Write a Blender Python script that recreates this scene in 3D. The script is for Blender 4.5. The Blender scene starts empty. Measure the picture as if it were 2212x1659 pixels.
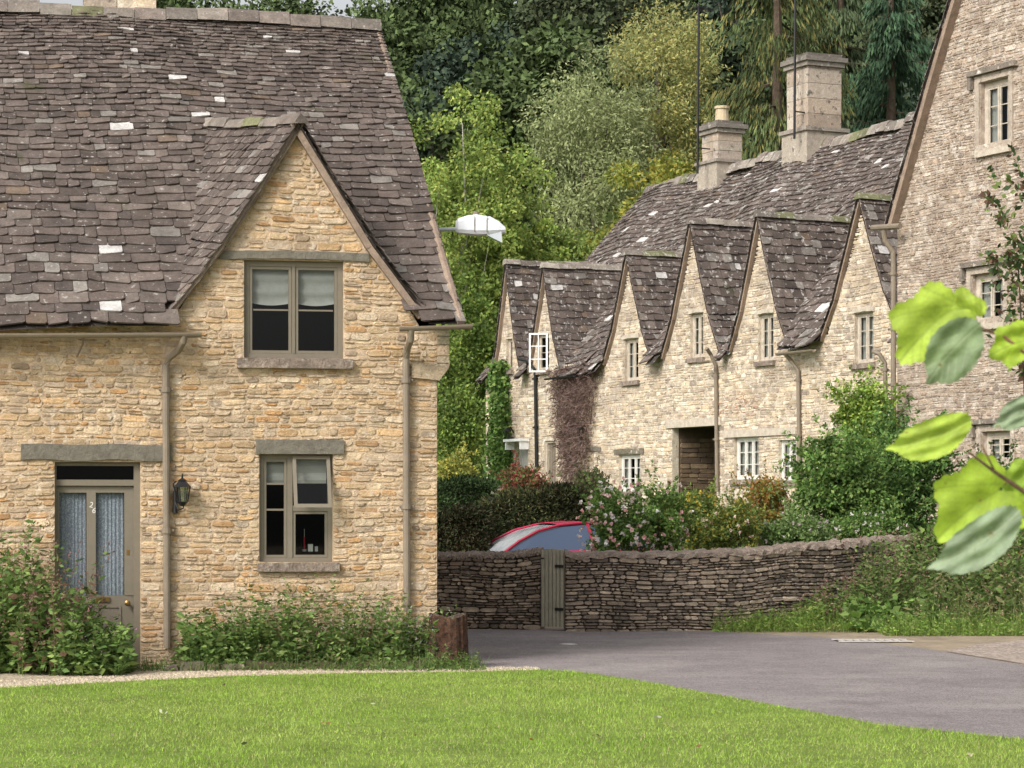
import bpy, math, random
import numpy as np
from mathutils import Vector
R=random.Random(7); NR=np.random.default_rng(11)
F=5400.0; CX=1106.0; HY=1100.0; CZ=1.76
scene=bpy.context.scene
def link(o): scene.collection.objects.link(o)
# ---------------------------------------------------------------- terrain
def ss(a,b,x):
    t=np.clip((np.asarray(x,float)-a)/(b-a),0,1); return t*t*(3-2*t)
def H(x,y):
    x=np.asarray(x,float); y=np.asarray(y,float)
    h=ss(39,51,y)*1.3+ss(52,72,y)*0.3
    h=h+0.45*ss(2.8,6.5,x)*ss(35.5,39.5,y)*(1-ss(42,50,y)*.5)
    h=h+np.clip(y-82,0,110)*0.25*(1+.1*np.sin(x*.07))
    return h
def h1(x,y): return float(H(x,y))
# ---------------------------------------------------------------- materials
def mat(name,rough=.85,var=.35,scale=6.,bump=.3,bscale=40.,spots=None,spots2=None,trans=0,spec=.3,color=None,metal=0,cells=None,weather=None,bdist=.02):
    m=bpy.data.materials.new(name); m.use_nodes=True; nt=m.node_tree; N=nt.nodes; L=nt.links
    N.clear(); out=N.new('ShaderNodeOutputMaterial'); b=N.new('ShaderNodeBsdfPrincipled')
    b.inputs['Roughness'].default_value=rough; b.inputs['Specular IOR Level'].default_value=spec; b.inputs['Metallic'].default_value=metal
    tc=N.new('ShaderNodeTexCoord'); co=tc.outputs['Object']
    if color is None:
        a=N.new('ShaderNodeAttribute'); a.attribute_name='Col'; c=a.outputs['Color']
    else:
        a=N.new('ShaderNodeRGB'); a.outputs[0].default_value=(*color,1); c=a.outputs[0]
    def noise(s,d=5,r=.6):
        n=N.new('ShaderNodeTexNoise'); n.inputs['Scale'].default_value=s; n.inputs['Detail'].default_value=d; n.inputs['Roughness'].default_value=r
        L.new(co,n.inputs['Vector']); return n.outputs['Fac']
    def mapr(x,a0,a1,b0,b1):
        r=N.new('ShaderNodeMapRange'); r.inputs[1].default_value=a0; r.inputs[2].default_value=a1; r.inputs[3].default_value=b0; r.inputs[4].default_value=b1
        L.new(x,r.inputs[0]); return r.outputs[0]
    def mix(mode,fac,x,y):
        k=N.new('ShaderNodeMix'); k.data_type='RGBA'; k.blend_type=mode
        if isinstance(fac,float): k.inputs[0].default_value=fac
        else: L.new(fac,k.inputs[0])
        L.new(x,k.inputs[6])
        if isinstance(y,tuple): k.inputs[7].default_value=(*y,1)
        else: L.new(y,k.inputs[7])
        return k.outputs[2]
    if var>0:
        g=mapr(noise(scale),.25,.75,1-var,1+var); c=mix('MULTIPLY',1.0,c,g)
        g=mapr(noise(scale*6,3),.3,.7,1-var*.6,1+var*.6); c=mix('MULTIPLY',1.0,c,g)
    for w in (weather or []):
        col,sc,t0,t1,mx=w; c=mix('MIX',mapr(noise(sc,6,.7),t0,t1,0,mx),c,col)
    for sp in (spots,spots2):
        if sp:
            col,sc,t0,t1=sp; c=mix('MIX',mapr(noise(sc,4,.65),t0,t1,0,1),c,col)
    if cells:
        v=N.new('ShaderNodeTexVoronoi'); v.inputs['Scale'].default_value=cells; L.new(co,v.inputs['Vector'])
        bw=N.new('ShaderNodeSeparateColor'); L.new(v.outputs['Color'],bw.inputs[0])
        c=mix('MULTIPLY',1.0,c,mapr(bw.outputs[0],0,1,.55,1.4)); 
    L.new(c,b.inputs['Base Color'])
    if bump>0:
        bp=N.new('ShaderNodeBump'); bp.inputs['Strength'].default_value=bump; bp.inputs['Distance'].default_value=bdist
        L.new(noise(bscale,6,.7),bp.inputs['Height']); L.new(bp.outputs[0],b.inputs['Normal'])
    if trans>0:
        t=N.new('ShaderNodeBsdfTranslucent'); L.new(c,t.inputs[0]); mx=N.new('ShaderNodeMixShader'); mx.inputs[0].default_value=trans
        L.new(b.outputs[0],mx.inputs[1]); L.new(t.outputs[0],mx.inputs[2]); L.new(mx.outputs[0],out.inputs[0])
    else: L.new(b.outputs[0],out.inputs[0])
    return m
def glassmat(name,fac=.12,gcol=.2,tint=(.85,.9,.9)):
    m=bpy.data.materials.new(name); m.use_nodes=True; nt=m.node_tree; N=nt.nodes; L=nt.links; N.clear()
    out=N.new('ShaderNodeOutputMaterial'); t=N.new('ShaderNodeBsdfTransparent'); t.inputs[0].default_value=(*tint,1)
    g=N.new('ShaderNodeBsdfGlossy'); g.inputs['Roughness'].default_value=.02; g.inputs[0].default_value=(gcol,gcol,gcol,1)
    x=N.new('ShaderNodeMixShader'); x.inputs[0].default_value=fac
    L.new(t.outputs[0],x.inputs[1]); L.new(g.outputs[0],x.inputs[2]); L.new(x.outputs[0],out.inputs[0]); return m
M_stone=mat('limestone',var=.26,scale=11,bump=1,bscale=24,bdist=.03,spots=((.20,.14,.085),15,.62,.69),spots2=((.64,.54,.42),7,.58,.70),weather=[((.58,.43,.28),1.8,.46,.60,.4),((.33,.25,.17),.9,.56,.70,.45)])
M_stonew=mat('weathered_limestone',var=.26,scale=6,bump=1,bscale=20,bdist=.03,spots=((.20,.16,.13),9,.60,.69),spots2=((.72,.65,.55),5,.56,.69),weather=[((.34,.27,.21),.6,.49,.64,.65),((.27,.23,.19),2.2,.56,.70,.5)])
M_dry=mat('dry_stone',var=.4,scale=10,bump=.6,bscale=40,spots=((.42,.37,.31),12,.58,.70))
M_tile=mat('stone_slate',var=.34,scale=6,bump=.7,bscale=35,spots=((.36,.33,.30),15,.61,.68),spots2=((.065,.065,.032),1.4,.66,.74))
M_tile2=mat('stone_slate_lichen',var=.36,scale=4,bump=.6,bscale=25,spots=((.46,.43,.40),9,.57,.66),spots2=((.07,.065,.04),1.2,.64,.72))
M_wood=mat('taupe_paint',rough=.55,var=.08,scale=4,bump=.1,bscale=30,color=(.185,.16,.12))
M_gate=mat('gate_paint',rough=.7,var=.15,scale=4,bump=.2,bscale=30,color=(.36,.34,.26))
M_timber=mat('old_timber',rough=.9,var=.3,scale=12,bump=.8,bscale=25,color=(.165,.15,.12))
M_pipe=mat('taupe_pipe',rough=.5,var=.12,scale=5,bump=.05,color=(.22,.18,.135))
M_white=mat('white_paint',rough=.5,var=.06,scale=5,bump=.05,color=(.8,.8,.8))
M_cream=mat('pale_window_stone',rough=.85,var=.25,scale=8,bump=.4,color=(.48,.42,.34))
M_black=mat('black_iron',rough=.45,var=.2,bump=.1,color=(.015,.015,.016))
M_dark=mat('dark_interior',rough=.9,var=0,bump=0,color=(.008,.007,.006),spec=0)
M_blind=mat('blind_cloth',rough=.9,var=.08,scale=12,bump=.2,color=(.6,.57,.52))
M_brass=mat('old_brass',rough=.35,var=.1,bump=0,color=(.25,.16,.06),metal=.8)
M_glass=glassmat('window_glass',.35,.07)
M_lglass=glassmat('lantern_glass',.4,.4)
M_leaf=mat('foliage',rough=.6,var=0,bump=0,trans=.3,spec=.25)
M_leafd=mat('far_foliage',rough=.8,var=0,bump=0,spec=.1)
M_bark=mat('bark',var=.4,scale=9,bump=.8,bscale=20)
M_attr=mat('painted_attribute',rough=.8,var=.15,bump=.15)
M_ground=mat('earth_and_grass',var=.35,scale=1.5,bump=.6,bscale=12)
M_asph=mat('asphalt',rough=.9,var=.16,scale=1.2,bump=.35,bscale=120,color=(.225,.197,.195),cells=90,weather=[((.33,.295,.275),.5,.48,.66,.65),((.13,.115,.112),.9,.54,.7,.55)])
M_grav=mat('gravel',rough=.95,var=.25,scale=4,bump=1,bscale=60,color=(.48,.40,.29),cells=38)
M_soil=mat('soil',var=.4,scale=8,bump=1,bscale=20,color=(.08,.06,.035))
M_lawn=mat('lawn_turf',var=.35,scale=1.3,bump=.6,bscale=60,color=(.16,.22,.04))
M_mortar=mat('cement_cap',var=.4,scale=7,bump=1,bscale=20,bdist=.04,color=(.26,.205,.165),spots=((.42,.37,.31),9,.56,.68))
M_verge=mat('verge_mortar',var=.3,scale=6,bump=.6,bscale=25,color=(.28,.21,.16))
# ---------------------------------------------------------------- object helpers
ORI={}
def thing(name,loc,label,cat,group=None):
    e=bpy.data.objects.new(name,None); link(e); e.location=loc; e.empty_display_size=.3
    e['label']=label; e['category']=cat
    if group: e['group']=group
    ORI[e.name]=np.array(loc,float); return e
def npmesh(name,V,Fc,C=None,mats=(),mi=None,smooth=False):
    V=np.asarray(V,np.float32).reshape(-1,3); Fc=np.asarray(Fc,np.int32); k=Fc.shape[1]; n=len(Fc)
    me=bpy.data.meshes.new(name); me.vertices.add(len(V)); me.vertices.foreach_set('co',V.ravel())
    me.loops.add(n*k); me.loops.foreach_set('vertex_index',Fc.ravel()); me.polygons.add(n)
    me.polygons.foreach_set('loop_start',np.arange(0,n*k,k,dtype=np.int32)); me.polygons.foreach_set('loop_total',np.full(n,k,np.int32))
    for m in mats: me.materials.append(m)
    if mi is not None: me.polygons.foreach_set('material_index',np.asarray(mi,np.int32))
    me.update(calc_edges=True); me.validate()
    if smooth: me.polygons.foreach_set('use_smooth',np.ones(len(me.polygons),bool))
    if C is not None and len(me.vertices)==len(V):
        at=me.color_attributes.new('Col','FLOAT_COLOR','POINT'); C=np.asarray(C,np.float32)
        if C.ndim==1: C=np.tile(C,(len(V),1))
        at.data.foreach_set('color',np.hstack([C,np.ones((len(C),1),np.float32)]).ravel())
    return me
def place(me,name,parent=None,loc=None,label=None,cat=None,kind=None,group=None):
    o=bpy.data.objects.new(name,me); link(o)
    if parent is not None: o.parent=parent; ORI[o.name]=ORI[parent.name]
    else: o.location=loc; ORI[o.name]=np.array(loc,float)
    if label: o['label']=label
    if cat: o['category']=cat
    if kind: o['kind']=kind
    if group: o['group']=group
    return o
class MB:
    def __init__(s): s.v=[];s.f=[];s.c=[];s.m=[]
    def add(s,vs,fs,col=(.5,.5,.5),mi=0):
        o=len(s.v); s.v+= [tuple(v) for v in vs]; s.f+=[tuple(i+o for i in f) for f in fs]; s.c+=[col]*len(vs); s.m+=[mi]*len(fs)
    def box(s,fr,s0,s1,d0,d1,z0,z1,col=(.5,.5,.5),mi=0):
        P=fr.P; s.add([P(s0,d0,z0),P(s1,d0,z0),P(s1,d1,z0),P(s0,d1,z0),P(s0,d0,z1),P(s1,d0,z1),P(s1,d1,z1),P(s0,d1,z1)],
          [(0,1,5,4),(1,2,6,5),(2,3,7,6),(3,0,4,7),(4,5,6,7),(3,2,1,0)],col,mi)
    def rframe(s,fr,s0,s1,z0,z1,w,d0,d1,col=(.5,.5,.5),mi=0):
        s.box(fr,s0,s1,d0,d1,z1-w,z1,col,mi); s.box(fr,s0,s1,d0,d1,z0,z0+w,col,mi)
        s.box(fr,s0,s0+w,d0,d1,z0+w,z1-w,col,mi); s.box(fr,s1-w,s1,d0,d1,z0+w,z1-w,col,mi)
    def tube(s,path,r,n=8,col=(.5,.5,.5),mi=0,cap=True):
        path=[Vector(p) for p in path]; rr=r if isinstance(r,(list,tuple)) else [r]*len(path)
        vs=[];fs=[]; up=Vector((.13,.21,1)).normalized()
        for i,p in enumerate(path):
            t=(path[min(i+1,len(path)-1)]-path[max(i-1,0)]).normalized()
            a=t.cross(up)
            if a.length<.2: a=t.cross(Vector((1,0.1,0)))
            a.normalize(); b=t.cross(a)
            for k in range(n):
                an=2*math.pi*k/n; vs.append(p+(a*math.cos(an)+b*math.sin(an))*rr[i])
        for i in range(len(path)-1):
            for k in range(n):
                k2=(k+1)%n; fs.append((i*n+k,i*n+k2,(i+1)*n+k2,(i+1)*n+k))
        if cap: fs.append(tuple(range(n))[::-1]); fs.append(tuple(range((len(path)-1)*n,len(path)*n)))
        s.add(vs,fs,col,mi)
    def mesh(s,name,mats,o=(0,0,0),smooth=False):
        me=bpy.data.meshes.new(name); o=np.array(o,float)
        me.from_pydata([tuple(np.array(v,float)-o) for v in s.v],[],s.f)
        for m in mats: me.materials.append(m)
        me.polygons.foreach_set('material_index',s.m)
        if smooth: me.polygons.foreach_set('use_smooth',[True]*len(s.f))
        at=me.color_attributes.new('Col','FLOAT_COLOR','POINT'); C=np.array(s.c,np.float32)
        at.data.foreach_set('color',np.hstack([C,np.ones((len(C),1),np.float32)]).ravel()); me.update(); return me
    def part(s,name,parent,mats,smooth=False,label=None):
        if not isinstance(mats,(list,tuple)): mats=[mats]
        return place(s.mesh(name,mats,ORI[parent.name],smooth),name,parent,label=label)
    def top(s,name,loc,label,cat,mats,smooth=False,kind=None,group=None):
        if not isinstance(mats,(list,tuple)): mats=[mats]
        return place(s.mesh(name,mats,loc,smooth),name,None,loc,label,cat,kind,group)
class Frame:
    def __init__(s,ox,oy,ang): s.o=(ox,oy); s.u=(math.cos(ang),math.sin(ang)); s.n=(-s.u[1],s.u[0])
    def P(s,a,d,z): return (s.o[0]+a*s.u[0]+d*s.n[0],s.o[1]+a*s.u[1]+d*s.n[1],z)
    def loc(s,p): x=p[0]-s.o[0];y=p[1]-s.o[1]; return (x*s.u[0]+y*s.u[1],x*s.n[0]+y*s.n[1],p[2])
    def hit(s,px,py,d=0):
        r=((px-CX)/F,1.0,(HY-py)/F); k=(d+s.o[0]*s.n[0]+s.o[1]*s.n[1])/(r[0]*s.n[0]+r[1]*s.n[1])
        a,dd,z=s.loc((r[0]*k,r[1]*k,CZ+r[2]*k)); return a,z
    def rect(s,x0,y0,x1,y1,d=0):
        xm=(x0+x1)/2; ym=(y0+y1)/2
        return s.hit(x0,ym,d)[0],s.hit(x1,ym,d)[0],s.hit(xm,y1,d)[1],s.hit(xm,y0,d)[1]
class Tilt:
    def __init__(s,fr,zt,k): s.fr=fr;s.zt=zt;s.k=k
    def P(s,a,d,z): return s.fr.P(a,d-s.k*(s.zt-z),z)
def G(px,py,z=0.0):
    k=(z-CZ)/((HY-py)/F); return ((px-CX)/F*k,k)
def W(px,py,Y): return ((px-CX)/F*Y,Y,CZ+(HY-py)/F*Y)
# ---------------------------------------------------------------- masonry
def clip(poly,reg):
    out=poly; n=len(reg)
    for i in range(n):
        ax,az=reg[i]; bx,bz=reg[(i+1)%n]; inp=out; out=[]
        if not inp: return []
        side=lambda p:(bx-ax)*(p[1]-az)-(bz-az)*(p[0]-ax)
        for j in range(len(inp)):
            p=inp[j]; q=inp[(j+1)%len(inp)]; sp=side(p); sq=side(q)
            if sp>=0: out.append(p)
            if (sp>=0)!=(sq>=0):
                t=sp/(sp-sq); out.append((p[0]+(q[0]-p[0])*t,p[1]+(q[1]-p[1])*t))
    return out
def backing(mb,fr,regs,ops,col,d=0.0,reveal=.18,mi=0):
    for reg in regs:
        xs=sorted({min(p[0] for p in reg),max(p[0] for p in reg)}|{x for o in ops for x in (o[0],o[1])})
        zs=sorted({min(p[1] for p in reg),max(p[1] for p in reg)}|{z for o in ops for z in (o[2],o[3])})
        for i in range(len(xs)-1):
            for j in range(len(zs)-1):
                xm=(xs[i]+xs[i+1])/2; zm=(zs[j]+zs[j+1])/2
                if any(o[0]<xm<o[1] and o[2]<zm<o[3] for o in ops): continue
                c=clip([(xs[i],zs[j]),(xs[i+1],zs[j]),(xs[i+1],zs[j+1]),(xs[i],zs[j+1])],reg)
                if len(c)>2: mb.add([fr.P(x,d,z) for x,z in c],[tuple(range(len(c)))],col,mi)
    for (a,b,z0,z1) in ops:
        P=fr.P; e=d+reveal
        mb.add([P(a,d,z0),P(b,d,z0),P(b,d,z1),P(a,d,z1),P(a,e,z0),P(b,e,z0),P(b,e,z1),P(a,e,z1)],[(0,1,5,4),(1,2,6,5),(2,3,7,6),(3,0,4,7)],col,mi)
def stones(mb,fr,z0,z1,interv,ops,pal,hr=(.06,.13),wr=(.1,.42),proud=(.012,.03),d=0.0,gap=.009,wob=.012,mi=0,seed=1,tone=.22):
    r=random.Random(seed); z=z0; ci=0
    def wb(s,zz): return zz+wob*math.sin(s*1.9+zz*1.3)+wob*.6*math.sin(s*4.3-zz*3.1+1)
    while z<z1:
        h=r.uniform(*hr)
        if r.random()<.2: h*=1.25
        zt=min(z+h,z1+.02); ci+=1
        for (a,b) in interv(z,zt):
            segs=[(a,b)]
            for o in ops:
                if min(zt,o[3])-max(z,o[2])>.02:
                    ns=[]
                    for (p,q) in segs:
                        if o[1]<=p or o[0]>=q: ns.append((p,q)); continue
                        if o[0]>p: ns.append((p,o[0]))
                        if o[1]<q: ns.append((o[1],q))
                    segs=ns
            for (p,q) in segs:
                x=p
                while x<q-.03:
                    w=r.uniform(*wr)*(.6+.7*h/hr[1])
                    if q-(x+w)<wr[0]*.7: w=q-x
                    split = h>hr[1]*.7 and r.random()<.35 and w<wr[1]*.8
                    sp_=r.uniform(.35,.65)
                    parts=[(z,z+h*sp_),(z+h*sp_,zt)] if split else [(z,zt)]
                    for (za,zb) in parts:
                        pr=r.uniform(*proud); c=r.choice(pal); k=r.uniform(1-tone,1+tone); col=tuple(min(.8,ch*k) for ch in c)
                        g=gap*r.uniform(.5,1.7); xa=x+g*.5; xb=x+w-g*.5; ya=za+g*.5; yb=zb-g*.5
                        cw=min((xb-xa)*.18,.026); ch=min((yb-ya)*.3,.022); J=lambda m=.006:r.uniform(-m,m)
                        ring=[(xa+cw,ya),(xb-cw,ya),(xb,ya+ch),(xb,yb-ch),(xb-cw,yb),(xa+cw,yb),(xa,yb-ch),(xa,ya+ch)]
                        ring=[(u+J(.009),v+J(.006)) for u,v in ring]; cx=(xa+xb)/2; cy=(ya+yb)/2
                        vs=[fr.P(u,d+.002,wb(u,v)) for u,v in ring]
                        fx=1-min(.3,.008/max(.02,(xb-xa)/2)); fy=1-min(.3,.007/max(.01,(yb-ya)/2))
                        vs+=[fr.P(cx+(u-cx)*fx,d-pr+J(.003),wb(u,cy+(v-cy)*fy)) for u,v in ring]
                        vs.append(fr.P(cx+J(.02),d-pr+J(.004),wb(cx,cy)))
                        fs=[(i,(i+1)%8,8+(i+1)%8,8+i) for i in range(8)]+[(8+i,8+(i+1)%8,16) for i in range(8)]
                        mb.add(vs,fs,col,mi)
                    x+=w
        z=zt
PAL1=[(.54,.385,.225),(.57,.425,.26),(.50,.345,.19),(.58,.455,.30),(.52,.385,.235),(.46,.27,.125),(.56,.44,.31),(.37,.28,.19),(.54,.36,.19),(.60,.48,.34),(.42,.33,.24)]
PAL2=[(.59,.49,.365),(.63,.54,.42),(.53,.42,.29),(.66,.58,.47),(.45,.36,.28),(.58,.46,.32),(.39,.32,.255),(.62,.50,.36)]
PAL3=[(.30,.235,.175),(.23,.18,.14),(.34,.27,.20),(.41,.33,.25),(.26,.205,.16),(.33,.26,.20),(.18,.145,.115)]
TPAL=[(.110,.086,.074),(.098,.077,.067),(.125,.099,.085),(.084,.067,.059),(.114,.091,.080),(.14,.114,.098),(.094,.074,.063)]
def tilecol(r,light=.05):
    k=r.random()
    if k<light*.18: return (.50,.48,.46)
    if k<light: c=(.20,.18,.16)
    elif k<light+.012: c=(.13,.095,.07)
    else: c=r.choice(TPAL)
    q=r.uniform(.76,1.24); return tuple(x*q for x in c)
def roofpatch(mb,A,B,C,D,rows,w0,w1,thick=.022,skip=None,seed=1,light=.05,sag=.03,h0=1.6,h1_=.7,mi=0,jit=1.0):
    r=random.Random(seed); A,B,C,D=[Vector(p) for p in (A,B,C,D)]
    n=(B-A).cross(D-A); n=n.normalized(); 
    if n.z<0: n=-n
    hs=[h0+(h1_-h0)*i/(rows-1) for i in range(rows)] if rows>1 else [1]; t=sum(hs); hs=[h/t for h in hs]
    LA=(B-A).length; SL=(D-A).length
    def p(u,v,l):
        q=(A*(1-u)+B*u)*(1-v)+(D*(1-u)+C*u)*v
        w=sag*(math.sin(u*LA*.9+seed)+.6*math.sin(u*LA*2.1+v*5+seed*2)+.5*math.sin(v*9+u*3))
        return q+n*(l+w)
    gu=max(2,int(LA/.2)); gv=max(2,int(SL/.2))
    for i in range(gu):
        for j in range(gv):
            q=[p(i/gu,j/gv,-.03),p((i+1)/gu,j/gv,-.03),p((i+1)/gu,(j+1)/gv,-.03),p(i/gu,(j+1)/gv,-.03)]
            if skip and skip(sum(q,Vector())/4): continue
            mb.add(q,[(0,1,2,3)],(.05,.04,.035),mi)
    v=0
    for k in range(rows):
        dv=hs[k]; L=LA; x=-r.uniform(0,.15); wm=w0+(w1-w0)*k/max(1,rows-1)
        while x<L:
            w=wm*r.uniform(.55,1.5); a=max(0,x)/L; b=min(L,x+w)/L
            if b-a>.02/L:
                jv=r.uniform(-.13,.1)*dv*jit; va=v+jv; vb=min(v+dv*1.3,1.0); g=.003/L
                l0=thick*r.uniform(1.5,2.3); l1=thick*.55; dl=r.uniform(-.008,.008)*jit; js=r.uniform(-.08,.08)*dv*jit
                cen=p((a+b)/2,(va+v+dv)/2,l0)
                if not(skip and skip(cen)):
                    cc=min((b-a)*.12,.03/L)
                    T=[p(a+g,va+js+dv*.1,l0+dl),p(a+cc,va+js,l0+dl),p(b-cc,va-js,l0-dl),p(b-g,va-js+dv*.1,l0-dl),p(b-g,vb,l1),p(a+g,vb,l1)]
                    U=[T[0]-n*thick*.9,T[1]-n*thick,T[2]-n*thick,T[3]-n*thick*.9]
                    mb.add(T+U,[(0,1,2,3,4,5),(0,6,7,1),(1,7,8,2),(2,8,9,3),(3,9,4),(0,5,6)],tilecol(r,light),mi)
            x+=w
        v+=dv
def ridgecap(mb,P0,P1,w=.16,h=.13,seg=.45,seed=1,mi=0,sag=.02):
    r=random.Random(seed); P0=Vector(P0);P1=Vector(P1); L=(P1-P0).length; t=(P1-P0)/L; a=t.cross(Vector((0,0,1))).normalized(); n=max(1,int(L/seg))
    for i in range(n):
        p=P0+t*(L*i/n+.003); q=P0+t*(L*(i+1)/n-.003); j=r.uniform(-.012,.012)+sag*math.sin(i*.8+seed); up=Vector((0,0,1))
        vs=[]
        for c in (p,q):
            for (x,z) in ((-w,-h*.9),(-w*.55,0),(-w*.15,h*.42),(w*.15,h*.42),(w*.55,0),(w,-h*.9)):
                vs.append(c+a*x+up*(z+j+r.uniform(-.012,.012)))
        k=r.uniform(.75,1.2); col=r.choice([(.22,.19,.16),(.19,.165,.14),(.27,.24,.2),(.17,.14,.12),(.15,.15,.08)])
        mb.add(vs,[(m,m+1,m+7,m+6) for m in range(5)]+[(5,4,3,2,1,0),(6,7,8,9,10,11)],tuple(x*k for x in col),mi)
def interp(prof,x):
    x=abs(x)
    for i in range(len(prof)-1):
        if x<=prof[i+1][0]:
            t=(x-prof[i][0])/(prof[i+1][0]-prof[i][0]); return prof[i][1]+(prof[i+1][1]-prof[i][1])*t
    return prof[-1][1]-(x-prof[-1][0])*3
def halfw(prof,z):
    for i in range(len(prof)-1):
        if prof[i+1][1]<=z<=prof[i][1]:
            t=(prof[i][1]-z)/(prof[i][1]-prof[i+1][1]); return prof[i][0]+(prof[i+1][0]-prof[i][0])*t
    return 0 if z>prof[0][1] else prof[-1][0]
def dormer(mb,tb,fr,s0,prof,d0,L,skew=0,rows=12,w=.24,seed=1,light=.05,tl=.02,drop=.06,rise=0,cap=.13):
    for sgn in (-1,1):
        for i in range(len(prof)-1):
            xa,za=prof[i]; xb,zb=prof[i+1]
            A=fr.P(s0+sgn*xb+skew*d0,d0,zb+rise*d0); B=fr.P(s0+sgn*xb+skew*L,L,zb+rise*L); C=fr.P(s0+sgn*xa+skew*L,L,za+rise*L); D=fr.P(s0+sgn*xa+skew*d0,d0,za+rise*d0)
            fr_len=math.hypot(xb-xa,za-zb); tot=sum(math.hypot(prof[j+1][0]-prof[j][0],prof[j][1]-prof[j+1][1]) for j in range(len(prof)-1))
            rr=max(2,int(rows*fr_len/tot)); roofpatch(mb,A,B,C,D,rr,w,w*.9,thick=tl,seed=seed+i*3+sgn,light=light,sag=.008,h0=1.1,h1_=.9)
            nx=(za-zb)/fr_len; nz=(xb-xa)/fr_len
            vs=[]
            for (x,z) in ((xa,za),(xb,zb)):
                for dd in (d0+.03,.02):
                    for k in (.02,.02+drop):
                        vs.append(fr.P(s0+sgn*(x-nx*k),dd,z-nz*k))
            tb.add(vs,[(0,1,5,4),(2,6,7,3),(1,3,7,5),(0,4,6,2),(4,5,7,6)],(.22,.175,.13))
    ridgecap(mb,fr.P(s0+skew*d0,d0-.02,prof[0][1]+.035+rise*d0),fr.P(s0+skew*L,L,prof[0][1]+.035+rise*L),w=cap,h=cap*.85,seed=seed)
# ---------------------------------------------------------------- windows
def window(fr,par,r,cols,rows,frame_mat,rec=.08,fw=.045,bar=.018,blind=0,curtain=False,sill=True,sillmat=None,lintel=None,lintmat=None,name='window',depth=1.0):
    s0,s1,z0,z1=r; m=MB(); m.rframe(fr,s0+.002,s1-.002,z0+.002,z1-.002,fw,rec,rec+.06)
    n=cols; wi=(s1-s0-2*fw)/n
    for i in range(n):
        a=s0+fw+i*wi; b=a+wi; g=.004
        if i>0: m.box(fr,a-.018,a+.018,rec-.004,rec+.055,z0+fw,z1-fw)
        m.rframe(fr,a+g+(.018 if i else 0),b-g-(.018 if i<n-1 else 0),z0+fw+g,z1-fw-g,.032,rec+.008,rec+.045)
        for j in range(1,rows):
            zz=z0+fw+(z1-z0-2*fw)*j/rows; m.box(fr,a+.05,b-.05,rec+.014,rec+.04,zz-bar/2,zz+bar/2)
    w=m.part(name,par,frame_mat)
    g=MB(); g.add([fr.P(s0+fw,rec+.03,z0+fw),fr.P(s1-fw,rec+.03,z0+fw),fr.P(s1-fw,rec+.03,z1-fw),fr.P(s0+fw,rec+.03,z1-fw)],[(0,1,2,3)]); g.part('glass',w,M_glass)
    k=MB(); P=fr.P; a,b,c,d=s0-.02,s1+.02,z0-.02,z1+.02; e0=rec+.11;e1=rec+.12+depth
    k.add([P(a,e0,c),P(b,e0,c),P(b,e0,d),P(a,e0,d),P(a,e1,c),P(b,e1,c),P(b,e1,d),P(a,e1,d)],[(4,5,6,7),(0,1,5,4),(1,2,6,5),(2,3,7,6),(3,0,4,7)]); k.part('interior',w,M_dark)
    if blind or curtain:
        q=MB(); N=26
        if blind:
            zb=z1-fw-(z1-z0-2*fw)*blind
            for i in range(n):
                aa=s0+fw+i*wi+.03; bb=aa+wi-.06
                nn=12; vs=[];
                for t in range(nn+1):
                    x=aa+(bb-aa)*t/nn; hang=.025*math.sin(math.pi*t/nn)
                    for j in range(9):
                        zz=z1-fw-(z1-fw-zb+hang)*j/8; vs.append(P(x,rec+.075+.018*math.sin(j*2.1),zz))
                q.add(vs,[(t*9+j,t*9+j+1,t*9+j+10,t*9+j+9) for t in range(nn) for j in range(8)])
        if curtain:
            vs=[]
            for t in range(N+1):
                x=s0+fw+(s1-s0-2*fw)*t/N
                for zz in (z0+fw,z1-fw): vs.append(P(x,rec+.09+.015*math.sin(t*1.9),zz))
            fs=[(2*t,2*t+1,2*t+3,2*t+2) for t in range(N) if not (curtain=='open' and .33<t/N<.66)]
            q.add(vs,fs)
        q.part('blind' if blind else 'curtain',w,M_blind,smooth=True)
    if sill:
        q=MB(); q.box(fr,s0-.08,s1+.1,-.09,rec-.002,z0-.11,z0-.003,(.2,.16,.12)); q.box(fr,s0-.05,s1+.06,-.065,rec-.004,z0-.003,z0+.004,(.22,.18,.13)); q.part('sill',w,sillmat or M_mortar)
    if lintel:
        q=MB(); a,b,c,d=lintel; nn=10; vs=[]
        for t in range(nn+1):
            x=a+(b-a)*t/nn; ar=.015*math.sin(math.pi*t/nn)+R.uniform(-.004,.004)
            vs+= [P(x,-.035,c+ar*1.3),P(x,-.035,d+ar),P(x,.1,d+ar),P(x,.1,c+ar*1.3)]
        fs=[(0,1,2,3),(nn*4+3,nn*4+2,nn*4+1,nn*4)]
        for t in range(nn):
            o=t*4; fs+=[(o,o+4,o+5,o+1),(o+1,o+5,o+6,o+2),(o,o+3,o+7,o+4)]
        q.add(vs,fs,(.16,.14,.1)); q.part('lintel',w,lintmat or M_timber)
    return w
def pipe_run(par,pts,r,name='downpipe',matl=None,collars=True):
    m=MB(); m.tube(pts,r,10)
    if collars:
        p=Vector(pts[-2]);q=Vector(pts[-1]); n=max(2,int((q-p).length/1.1))
        for i in range(n):
            c=p+(q-p)*(i+.15)/n; m.tube([c,c-Vector((0,0,.06))],r*1.35,10); 
            m.tube([c-Vector((r*2,-.02,.03)),c-Vector((-r*2,-.02,.03))],r*.45,6)
    return m.part(name,par,matl or M_pipe,smooth=False)
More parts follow.
